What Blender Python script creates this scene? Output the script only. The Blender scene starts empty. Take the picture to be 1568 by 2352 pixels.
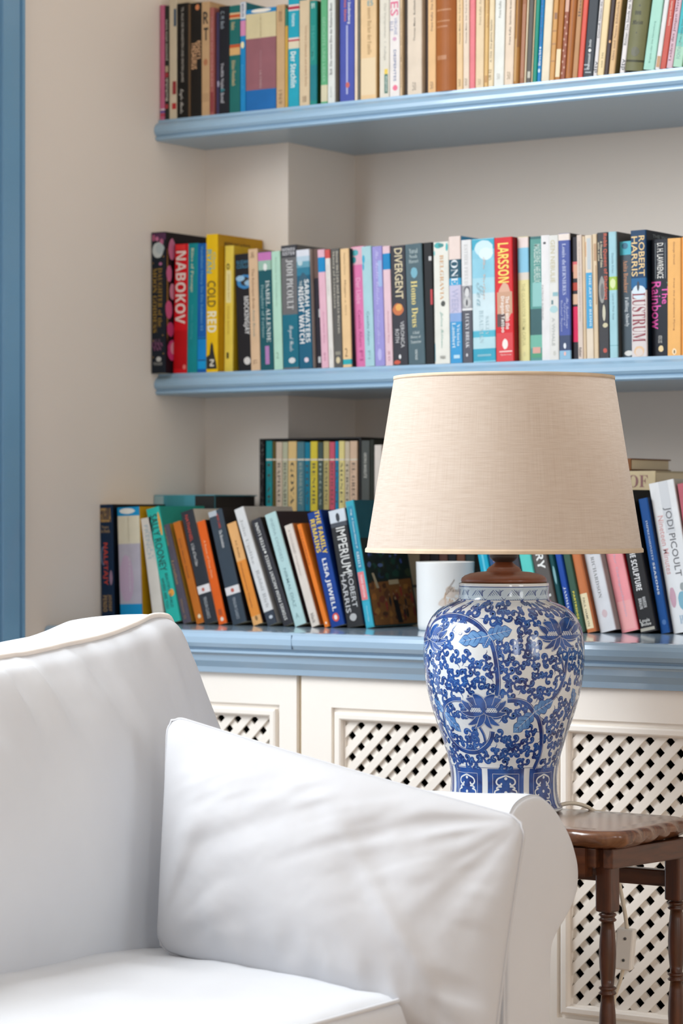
import bpy, bmesh, math, random
import numpy as np
from mathutils import Vector, Matrix
PI = math.pi
random.seed(7)
scene = bpy.context.scene
COL = scene.collection

# ---------------------------------------------------------------- camera
cam_data = bpy.data.cameras.new('camera')
cam = bpy.data.objects.new('camera', cam_data)
COL.objects.link(cam)
cam.location = (2.935, -3.773, 1.05)
cam.rotation_euler = (PI/2, 0, math.radians(34))
cam_data.sensor_fit = 'VERTICAL'
cam_data.sensor_height = 36
cam_data.sensor_width = 24
cam_data.lens = 6250/2352*36
cam_data.clip_start = .05
cam_data.dof.use_dof = True
cam_data.dof.focus_distance = 3.72
cam_data.dof.aperture_fstop = 5.6
scene.camera = cam

# ---------------------------------------------------------------- daylight and exposure
scene.view_settings.view_transform = 'Standard'
scene.view_settings.look = 'None'
scene.view_settings.gamma = 1
scene.view_settings.use_curve_mapping = False
scene.view_settings.exposure = 0.14
world = bpy.data.worlds.new('sky'); scene.world = world
world.use_nodes = True
world.node_tree.nodes['Background'].inputs[0].default_value = (.80, .90, 1, 1)
world.node_tree.nodes['Background'].inputs[1].default_value = 1.2

def window_light(name, loc, rot, sx, sy, power, color):
    l = bpy.data.lights.new(name, 'AREA')
    l.shape = 'RECTANGLE'; l.size = sx; l.size_y = sy; l.energy = power; l.color = color
    o = bpy.data.objects.new(name, l); COL.objects.link(o)
    o.location = loc; o.rotation_euler = rot
    return o
# daylight entering by the tall window in the left wall, and by two far windows in the right wall
window_light('daylight_left', (-.05, -1.75, 2.12), (0, math.radians(-68), 0), 1.15, 1.15, 68, (.94, .975, 1))
window_light('daylight_right', (4.74, -3.95, 1.5), (0, PI/2, 0), 1.6, .75, 19, (1, .99, .98))
window_light('daylight_right', (4.74, -1.55, 1.5), (0, PI/2, 0), 1.6, .75, 13, (1, .99, .98))
scene.cycles.max_bounces = 8
scene.cycles.diffuse_bounces = 5
scene.cycles.use_denoising = True
scene.cycles.sample_clamp_indirect = 6

# ---------------------------------------------------------------- helpers
def s2l(h):
    if isinstance(h, str):
        h = [int(h[i:i+2], 16)/255 for i in (0, 2, 4)]
    return tuple(c/12.92 if c <= .04045 else ((c+.055)/1.055)**2.4 for c in h) + (1,)

def new_mat(name):
    m = bpy.data.materials.new(name); m.use_nodes = True
    nt = m.node_tree
    return m, nt, nt.nodes['Principled BSDF']

def noise_node(nt, scale, detail=3, coords='Object', stretch=None):
    tc = nt.nodes.new('ShaderNodeTexCoord'); n = nt.nodes.new('ShaderNodeTexNoise')
    n.inputs['Scale'].default_value = scale; n.inputs['Detail'].default_value = detail
    if stretch:
        mp = nt.nodes.new('ShaderNodeMapping'); mp.inputs['Scale'].default_value = stretch
        nt.links.new(tc.outputs[coords], mp.inputs[0]); nt.links.new(mp.outputs[0], n.inputs['Vector'])
    else:
        nt.links.new(tc.outputs[coords], n.inputs['Vector'])
    return n

def ramp(nt, src, stops):
    r = nt.nodes.new('ShaderNodeValToRGB')
    el = r.color_ramp.elements
    while len(el) < len(stops): el.new(.5)
    for e, (p, c) in zip(el, stops): e.position = p; e.color = c
    nt.links.new(src, r.inputs[0])
    return r

def add_bump(nt, bsdf, src, strength, dist=.002):
    b = nt.nodes.new('ShaderNodeBump'); b.inputs['Strength'].default_value = strength
    b.inputs['Distance'].default_value = dist
    nt.links.new(src, b.inputs['Height']); nt.links.new(b.outputs[0], bsdf.inputs['Normal'])
    return b

def paint(name, hexcol, rough=.5, var=.05, scale=6, bump=.0, coat=0, stretch=None, gain=1):
    m, nt, b = new_mat(name)
    c = tuple(x*gain for x in s2l(hexcol)[:3])
    n = noise_node(nt, scale, 4, stretch=stretch)
    lo = tuple(x*(1-var) for x in c[:3])+(1,); hi = tuple(min(1, x*(1+var)) for x in c[:3])+(1,)
    r = ramp(nt, n.outputs['Fac'], [(.3, lo), (.7, hi)])
    nt.links.new(r.outputs[0], b.inputs['Base Color'])
    b.inputs['Roughness'].default_value = rough
    if coat:
        b.inputs['Coat Weight'].default_value = coat; b.inputs['Coat Roughness'].default_value = .08
    if bump:
        n2 = noise_node(nt, scale*12, 4, stretch=stretch); add_bump(nt, b, n2.outputs['Fac'], bump)
    return m

INK = .80
_pm = {}
def print_mat(hexcol):
    if hexcol not in _pm:
        m, nt, b = new_mat('print_'+hexcol)
        b.inputs['Base Color'].default_value = tuple(c*INK for c in s2l(hexcol)[:3])+(1,); b.inputs['Roughness'].default_value = .5
        _pm[hexcol] = m
    return _pm[hexcol]
_cm = {}
def cover_mat(hexcol):
    if hexcol not in _cm:
        _cm[hexcol] = paint('cover_'+hexcol, hexcol, .48, .07, 30, 0, gain=INK)
        _cm[hexcol].node_tree.nodes['Principled BSDF'].inputs['Specular IOR Level'].default_value = .22
    return _cm[hexcol]

def mesh_obj(name, verts, faces, mats, parent=None, mi=None, smooth=False):
    me = bpy.data.meshes.new(name)
    me.from_pydata([tuple(v) for v in verts], [], faces)
    for m in (mats if isinstance(mats, (list, tuple)) else [mats]): me.materials.append(m)
    if mi is not None:
        me.polygons.foreach_set('material_index', mi)
    if smooth:
        me.polygons.foreach_set('use_smooth', [True]*len(me.polygons))
    me.update()
    o = bpy.data.objects.new(name, me); COL.objects.link(o)
    if parent: o.parent = parent
    return o

def bm_obj(name, bm, mats, parent=None, smooth=False):
    me = bpy.data.meshes.new(name)
    bmesh.ops.recalc_face_normals(bm, faces=bm.faces)
    bm.to_mesh(me); bm.free()
    for m in (mats if isinstance(mats, (list, tuple)) else [mats]): me.materials.append(m)
    if smooth:
        me.polygons.foreach_set('use_smooth', [True]*len(me.polygons))
    o = bpy.data.objects.new(name, me); COL.objects.link(o)
    if parent: o.parent = parent
    return o

def thing(name, label, cat, loc=(0, 0, 0), group=None):
    o = bpy.data.objects.new(name, None); COL.objects.link(o)
    o.empty_display_size = .05
    o.location = loc
    return tag(o, label, cat, group)
def tag(o, label, cat, group=None):
    o['label'] = label; o['category'] = cat
    if group: o['group'] = group
    return o
def struct(o):
    o['kind'] = 'structure'; return o

def bm_box(bm, x0, x1, y0, y1, z0, z1, bev=0):
    vs = [bm.verts.new((x, y, z)) for x in (x0, x1) for y in (y0, y1) for z in (z0, z1)]
    fs = [(0, 1, 3, 2), (4, 6, 7, 5), (0, 4, 5, 1), (2, 3, 7, 6), (0, 2, 6, 4), (1, 5, 7, 3)]
    ff = [bm.faces.new([vs[i] for i in f]) for f in fs]
    if bev:
        es = list({e for f in ff for e in f.edges})
        bmesh.ops.bevel(bm, geom=es, offset=bev, segments=2, profile=.5, affect='EDGES')

def extrude_x(prof, x0, x1, closed=True):
    """prof: list of (y,z); returns verts, faces of a prism along X"""
    n = len(prof)
    v = [(x0, y, z) for y, z in prof]+[(x1, y, z) for y, z in prof]
    f = [(i, (i+1) % n, n+(i+1) % n, n+i) for i in range(n if closed else n-1)]
    f += [tuple(range(n))[::-1], tuple(range(n, 2*n))]
    return v, f

def lathe(prof, n=64, cap=False):
    v = []; f = []
    for r, z in prof:
        for k in range(n):
            a = 2*PI*k/n; v.append((r*math.cos(a), r*math.sin(a), z))
    m = len(prof)
    for i in range(m-1):
        for k in range(n):
            k2 = (k+1) % n
            f.append((i*n+k, i*n+k2, (i+1)*n+k2, (i+1)*n+k))
    if cap:
        f.append(tuple(range(n))[::-1]); f.append(tuple(range((m-1)*n, m*n)))
    return v, f

def catmull(pts, sub=6):
    pts = [np.array(p, float) for p in pts]
    out = []
    for i in range(len(pts)-1):
        p0 = pts[max(0, i-1)]; p1 = pts[i]; p2 = pts[i+1]; p3 = pts[min(len(pts)-1, i+2)]
        for k in range(sub):
            t = k/sub
            out.append(.5*((2*p1)+(-p0+p2)*t+(2*p0-5*p1+4*p2-p3)*t*t+(-p0+3*p1-3*p2+p3)*t**3))
    out.append(pts[-1])
    return out

def tube(path, r, n=10, closed=False):
    P = [Vector(p) for p in path]; v = []; f = []
    m = len(P); up = Vector((.13, .21, 1)).normalized()
    prev = None
    for i in range(m):
        a = P[(i-1) % m] if (closed or i > 0) else P[i]; b = P[(i+1) % m] if (closed or i < m-1) else P[i]
        t = (b-a).normalized()
        if prev is None:
            s = t.cross(up).normalized()
        else:
            s = (prev-t*prev.dot(t)).normalized()
        prev = s; w = t.cross(s)
        rr = r[i] if isinstance(r, (list, tuple)) else r
        for k in range(n):
            c = 2*PI*k/n; v.append(P[i]+(s*math.cos(c)+w*math.sin(c))*rr)
    for i in range(m if closed else m-1):
        j = (i+1) % m
        for k in range(n):
            k2 = (k+1) % n; f.append((i*n+k, i*n+k2, j*n+k2, j*n+k))
    if not closed:
        f.append(tuple(range(n))[::-1]); f.append(tuple(range((m-1)*n, m*n)))
    return v, f

_rng = np.random.default_rng(3)
_lat = _rng.random((64, 64, 8))
def vnoise(x, y, layer=0):
    x = np.asarray(x, float); y = np.asarray(y, float)
    xi = np.floor(x).astype(int); yi = np.floor(y).astype(int); fx = x-xi; fy = y-yi
    fx = fx*fx*fx*(fx*(fx*6-15)+10); fy = fy*fy*fy*(fy*(fy*6-15)+10)
    L = _lat[:, :, layer % 8]
    g = lambda a, b: L[a % 64, b % 64]
    return (g(xi, yi)*(1-fx)*(1-fy)+g(xi+1, yi)*fx*(1-fy)+g(xi, yi+1)*(1-fx)*fy+g(xi+1, yi+1)*fx*fy)*2-1

# ---------------------------------------------------------------- materials
M_wall = paint('wall_paint', 'e3dad1', .85, .015, 3, .04)
M_ceil = paint('ceiling_paint', 'eae6de', .9, .02, 3)
M_floor = paint('oak_boards', 'c4a684', .5, .2, 4, .1, stretch=(1, 12, 1))
M_blue = paint('blue_gloss_paint', '8baac2', .32, .03, 5, .012, coat=.3)
M_bluetop = paint('blue_worktop_paint', '98b3ca', .22, .03, 5, .008, coat=.8)
M_casing = paint('blue_casing_paint', '6c9cc0', .35, .06, 5, .02, coat=.2, stretch=(1, 1, .25))
M_cream = paint('cream_cabinet_paint', 'f5eee5', .5, .02, 5, .01)
M_tan = paint('tan_groove_shade', 'd8c8ae', .6, .04, 8)  # tan puts the shade of the recessed door gaps into colour; left filler shares it
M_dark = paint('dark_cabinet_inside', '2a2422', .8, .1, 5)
M_paper = paint('page_paper', 'd9c7a6', .85, .1, 240, stretch=(1, .02, .02))
M_brown = None
# ================================================================ ROOM SHELL
RX, RY0, RYB, RZ = 4.7, -5.2, .353, 3.0
bm = bmesh.new(); bm_box(bm, -.3, RX+.2, RY0-.2, RYB+.2, -.1, 0); struct(bm_obj('floor', bm, M_floor))
bm = bmesh.new(); bm_box(bm, -.3, RX+.2, RY0-.2, RYB+.2, RZ, RZ+.1); struct(bm_obj('ceiling', bm, M_ceil))
bm = bmesh.new()   # left wall with the tall opening of the glazed door
bm_box(bm, -.2, 0, -.49, RYB+.2, 0, RZ); bm_box(bm, -.2, 0, RY0-.2, -2.3, 0, RZ); bm_box(bm, -.2, 0, -2.3, -.49, 2.75, RZ)
struct(bm_obj('wall_left', bm, M_wall))
bm = bmesh.new()   # alcove back wall with the boxed-in pipe chase in its corner
bm_box(bm, 0, RX+.2, RYB, RYB+.2, 0, RZ); bm_box(bm, 0, .1823, .1405, RYB, 0, RZ)
struct(bm_obj('wall_back', bm, M_wall))
bm = bmesh.new()   # right wall with two windows
ys = [RY0-.2, -4.35, -3.55, -1.95, -1.15, RYB]
for k in (0, 2, 4): bm_box(bm, RX, RX+.2, ys[k], ys[k+1], 0, RZ)
for k in (1, 3): bm_box(bm, RX, RX+.2, ys[k], ys[k+1], 0, .65); bm_box(bm, RX, RX+.2, ys[k], ys[k+1], 2.35, RZ)
struct(bm_obj('wall_right', bm, M_wall))
bm = bmesh.new(); bm_box(bm, 0, RX, RY0-.2, RY0, 0, RZ); struct(bm_obj('wall_front', bm, M_wall))
# blue architrave of the opening, moulded
def casing_prof():   # (offset along wall, proud of the wall)
    return [(0, 0), (0, .016), (.004, .020), (.010, .020), (.013, .014), (.017, .014), (.020, .022), (.062, .024), (.066, .018), (.071, .018), (.075, .027), (.112, .030), (.12, .026), (.12, 0)]
v = []; pr = casing_prof()
for z in (0, 2.87):
    for a, b in pr: v.append((b, -.371-a, z))
n = len(pr)
f = [(i, i+1, n+i+1, n+i) for i in range(n-1)]+[tuple(range(n))[::-1], tuple(range(n, 2*n))]
struct(mesh_obj('trim_1', v, f, M_casing))
v = []
for y in (-2.42, -.371):
    for a, b in pr: v.append((b, y, 2.87-a))
struct(mesh_obj('trim_2', v, f, M_casing))
v = []
for z in (0, 2.87):
    for a, b in pr: v.append((b, -2.421+a, z))
struct(mesh_obj('trim_3', v, f, M_casing))
def sash(name, x0, x1, y0, y1, z0, z1, axis):
    bm = bmesh.new(); w = .06
    if axis == 'Y':
        ym = (y0+y1)/2
        for a, b in ((y0, y0+w), (ym-w/2, ym+w/2), (y1-w, y1)): bm_box(bm, x0, x1, a, b, z0, z1)
        for a, b in ((z0, z0+w), (z1-w, z1)): bm_box(bm, x0+.002, x1-.002, y0, y1, a, b)
    else:
        xm = (x0+x1)/2
        for a, b in ((x0, x0+w), (xm-w/2, xm+w/2), (x1-w, x1)): bm_box(bm, a, b, y0, y1, z0, z1)
        for a, b in ((z0, z0+w), (z1-w, z1)): bm_box(bm, x0, x1, y0+.002, y1-.002, a, b)
    return struct(bm_obj(name, bm, M_casing))
sash('window_1', -.15, -.11, -2.3, -.49, 0, 2.75, 'Y')
sash('window_2', RX+.11, RX+.15, -4.35, -3.55, .65, 2.35, 'Y')
sash('window_3', RX+.11, RX+.15, -1.95, -1.15, .65, 2.35, 'Y')

# ================================================================ SHELVES
def shelf_profile(t):   # (y, z below the top), classical nosing
    return [(.020, 0), (.010, -.0005), (.008, -.003), (.001, -.0055), (-.005, -.010), (-.0085, -.016), (-.0085, -.022), (-.0055, -.0265),
            (-.002, -.0285), (-.0015, -.030), (-.0045, -.0315), (-.0045, -.0345), (-.001, -.037), (.004, -.0375)]
SX = 2.0
def wall_shelf(z, label):
    pr = [(y, z+dz) for y, dz in shelf_profile(0)]
    v, f = extrude_x(pr, .0005, SX, closed=False)
    root = thing('wall_shelf', label, 'shelf', (0, 0, 0), 'blue wall shelves')
    o = mesh_obj('nosing', v, [q for q in f if len(q) == 4 or len(q) == len(pr)], M_blue, root)
    bm = bmesh.new()
    # shelf board, notched around the pipe chase
    pts = [(.0005, .004), (SX, .004), (SX, .3525), (.1828, .3525), (.1828, .140), (.0005, .140)]
    for zz in (z-.0375, z):
        pass
    a = [bm.verts.new((x, y, z-.0372)) for x, y in pts]; b = [bm.verts.new((x, y, z)) for x, y in pts]
    bm.faces.new(a[::-1]); bm.faces.new(b)
    for i in range(6): bm.faces.new((a[i], a[(i+1) % 6], b[(i+1) % 6], b[i]))
    bm_obj('board', bm, M_blue, root)
    return root
wall_shelf(1.737, 'upper blue painted shelf with moulded front edge, near the top of the photo')
wall_shelf(1.292, 'lower blue painted shelf with moulded front edge, just above the lampshade')

# ================================================================ WORKTOP AND LATTICE CABINETS
ZC = .862
pr = [(.3525, ZC), (-.292, ZC), (-.298, ZC-.001), (-.3025, ZC-.005), (-.304, ZC-.011), (-.3035, ZC-.020), (-.300, ZC-.0265), (-.2945, ZC-.0285),
      (-.2935, ZC-.0305), (-.2965, ZC-.032), (-.2965, ZC-.0355), (-.292, ZC-.0375), (-.2895, ZC-.040), (-.287, ZC-.049), (-.281, ZC-.059), (-.2785, ZC-.068), (-.25, ZC-.069), (-.25, ZC-.028), (.3525, ZC-.028)]
# solid slab outside the chase and the short piece in front of it
wt = thing('worktop', 'long blue glossy worktop with moulded edge above the lattice cabinets', 'worktop', (0, 0, 0))
v, f = extrude_x([p for p in pr], .183, SX)
mesh_obj('slab', v, f, M_bluetop, wt)
v, f = extrude_x([(min(y, .140), z) for y, z in pr], .0005, .183)
mesh_obj('slab', v, f, M_bluetop, wt)
bm = bmesh.new(); bm_box(bm, .5005, .5012, -.3042, -.2985, ZC-.026, ZC-.004); bm_obj('joint_line', bm, paint('joint_grey', '6c86a0', .6), wt)

def clip_poly(poly, x0, x1, z0, z1):
    def cut(P, ins, inter):
        out = []
        for i in range(len(P)):
            a, b = P[i], P[(i+1) % len(P)]
            if ins(a):
                out.append(a)
                if not ins(b): out.append(inter(a, b))
            elif ins(b): out.append(inter(a, b))
        return out
    def ix(x): return lambda a, b: (x, a[1]+(b[1]-a[1])*(x-a[0])/(b[0]-a[0]))
    def iz(z): return lambda a, b: (a[0]+(b[0]-a[0])*(z-a[1])/(b[1]-a[1]), z)
    for ins, it in ((lambda p: p[0] >= x0, ix(x0)), (lambda p: p[0] <= x1, ix(x1)), (lambda p: p[1] >= z0, iz(z0)), (lambda p: p[1] <= z1, iz(z1))):
        if not poly: return []
        poly = cut(poly, ins, it)
    return poly
def prism_y(poly, y0, y1):
    n = len(poly)
    v = [(x, y0, z) for x, z in poly]+[(x, y1, z) for x, z in poly]
    f = [tuple(range(n)), tuple(range(n, 2*n))[::-1]]+[(i, n+i, n+(i+1) % n, (i+1) % n) for i in range(n)]
    return v, f
M_strip = paint('cream_lattice_paint', 'f5eee5', .5, .03, 14, .02)
P2, W2 = .0331, .0061   # diagonal pitch, half strip width
YD = -.270              # door face
def cabinet(x0, px0, px1, x1, label):
    root = thing('lattice_cabinet', label, 'cabinet', ((x0+x1)/2, -.27, 0), 'cream lattice cabinets')
    def loc(o): o.location = (-(x0+x1)/2, .27, 0); return o
    z0, z1, pz0, pz1 = .255, .7935, .3263, .7243
    bm = bmesh.new()   # carcass
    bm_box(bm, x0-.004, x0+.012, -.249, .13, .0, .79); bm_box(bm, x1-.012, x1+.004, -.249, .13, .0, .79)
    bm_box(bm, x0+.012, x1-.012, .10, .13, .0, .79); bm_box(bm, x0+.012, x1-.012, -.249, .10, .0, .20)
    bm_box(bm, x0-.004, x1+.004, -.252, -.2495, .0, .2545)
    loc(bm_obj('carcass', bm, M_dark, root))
    bm = bmesh.new(); bm_box(bm, x0-.004, x1+.004, -.262, -.2522, 0, .2545); loc(bm_obj('plinth', bm, M_cream, root))
    m = .0215
    bm = bmesh.new()
    bm_box(bm, x0, px0-m, YD, -.250, z0, z1); bm_box(bm, px1+m, x1, YD, -.250, z0, z1)
    bm_box(bm, px0-m, px1+m, YD, -.250, pz1+m, z1); bm_box(bm, px0-m, px1+m, YD, -.250, z0, pz0-m)
    door = loc(bm_obj('door', bm, M_cream, root))
    # moulded frame round the lattice, mitred
    prof = [(m, YD+.006), (m-.0068, YD+.006), (m-.0072, YD-.0015), (m-.010, YD-.003), (.0052, YD-.003), (.003, YD-.0012), (.0025, YD+.006), (0, YD+.007), (0, YD+.018)]
    v = []; f = []
    for d, y in prof:
        v += [(px0-d, y, pz0-d), (px1+d, y, pz0-d), (px1+d, y, pz1+d), (px0-d, y, pz1+d)]
    for i in range(len(prof)-1):
        for k in range(4):
            k2 = (k+1) % 4; f.append((i*4+k, i*4+k2, (i+1)*4+k2, (i+1)*4+k))
    mesh_obj('panel_moulding', v, f, M_cream, door)
    cx, cz = px0+.011, pz1-.006
    # layers: front strips rise to the right, back strips fall to the right
    for sgn, y0, y1 in ((1, -.2635, -.2595), (-1, -.2590, -.2550)):
        L = 1.2
        for k in range(-40, 41):
            c0 = (cx+k*P2, cz)
            dx, dz = math.sqrt(.5), sgn*math.sqrt(.5)
            nx, nz = -dz, dx
            w = W2*random.uniform(.97, 1.03)
            q = [(c0[0]+dx*t+nx*s, c0[1]+dz*t+nz*s) for t, s in ((-L, -w), (L, -w), (L, w), (-L, w))]
            q = clip_poly(q, px0, px1, pz0, pz1)
            if len(q) < 3: continue
            v, f = prism_y(q, y0, y1)
            mesh_obj('lattice_strip', v, f, M_strip, door)
    return root
cabinet(.0865, .1727, .4327, .4870, 'cream cabinet with lattice panel mostly hidden behind the armchair')
cabinet(.4964, .5746, .8347, .8885, 'cream cabinet with lattice panel left of the vase')
cabinet(.8979, .9766, 1.2366, 1.2904, 'cream cabinet with lattice panel behind the table legs')
bm = bmesh.new()
bm_box(bm, .4872, .4962, -.262, -.252, .255, .7935); bm_box(bm, .8887, .8977, -.262, -.252, .255, .7935); bm_box(bm, .0005, .0863, -.266, -.252, 0, .7935)
struct(bm_obj('trim_4', bm, M_tan))
bm = bmesh.new(); bm_box(bm, 1.2946, 1.998, -.269, -.252, 0, .7935); struct(bm_obj('trim_5', bm, M_cream))

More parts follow.
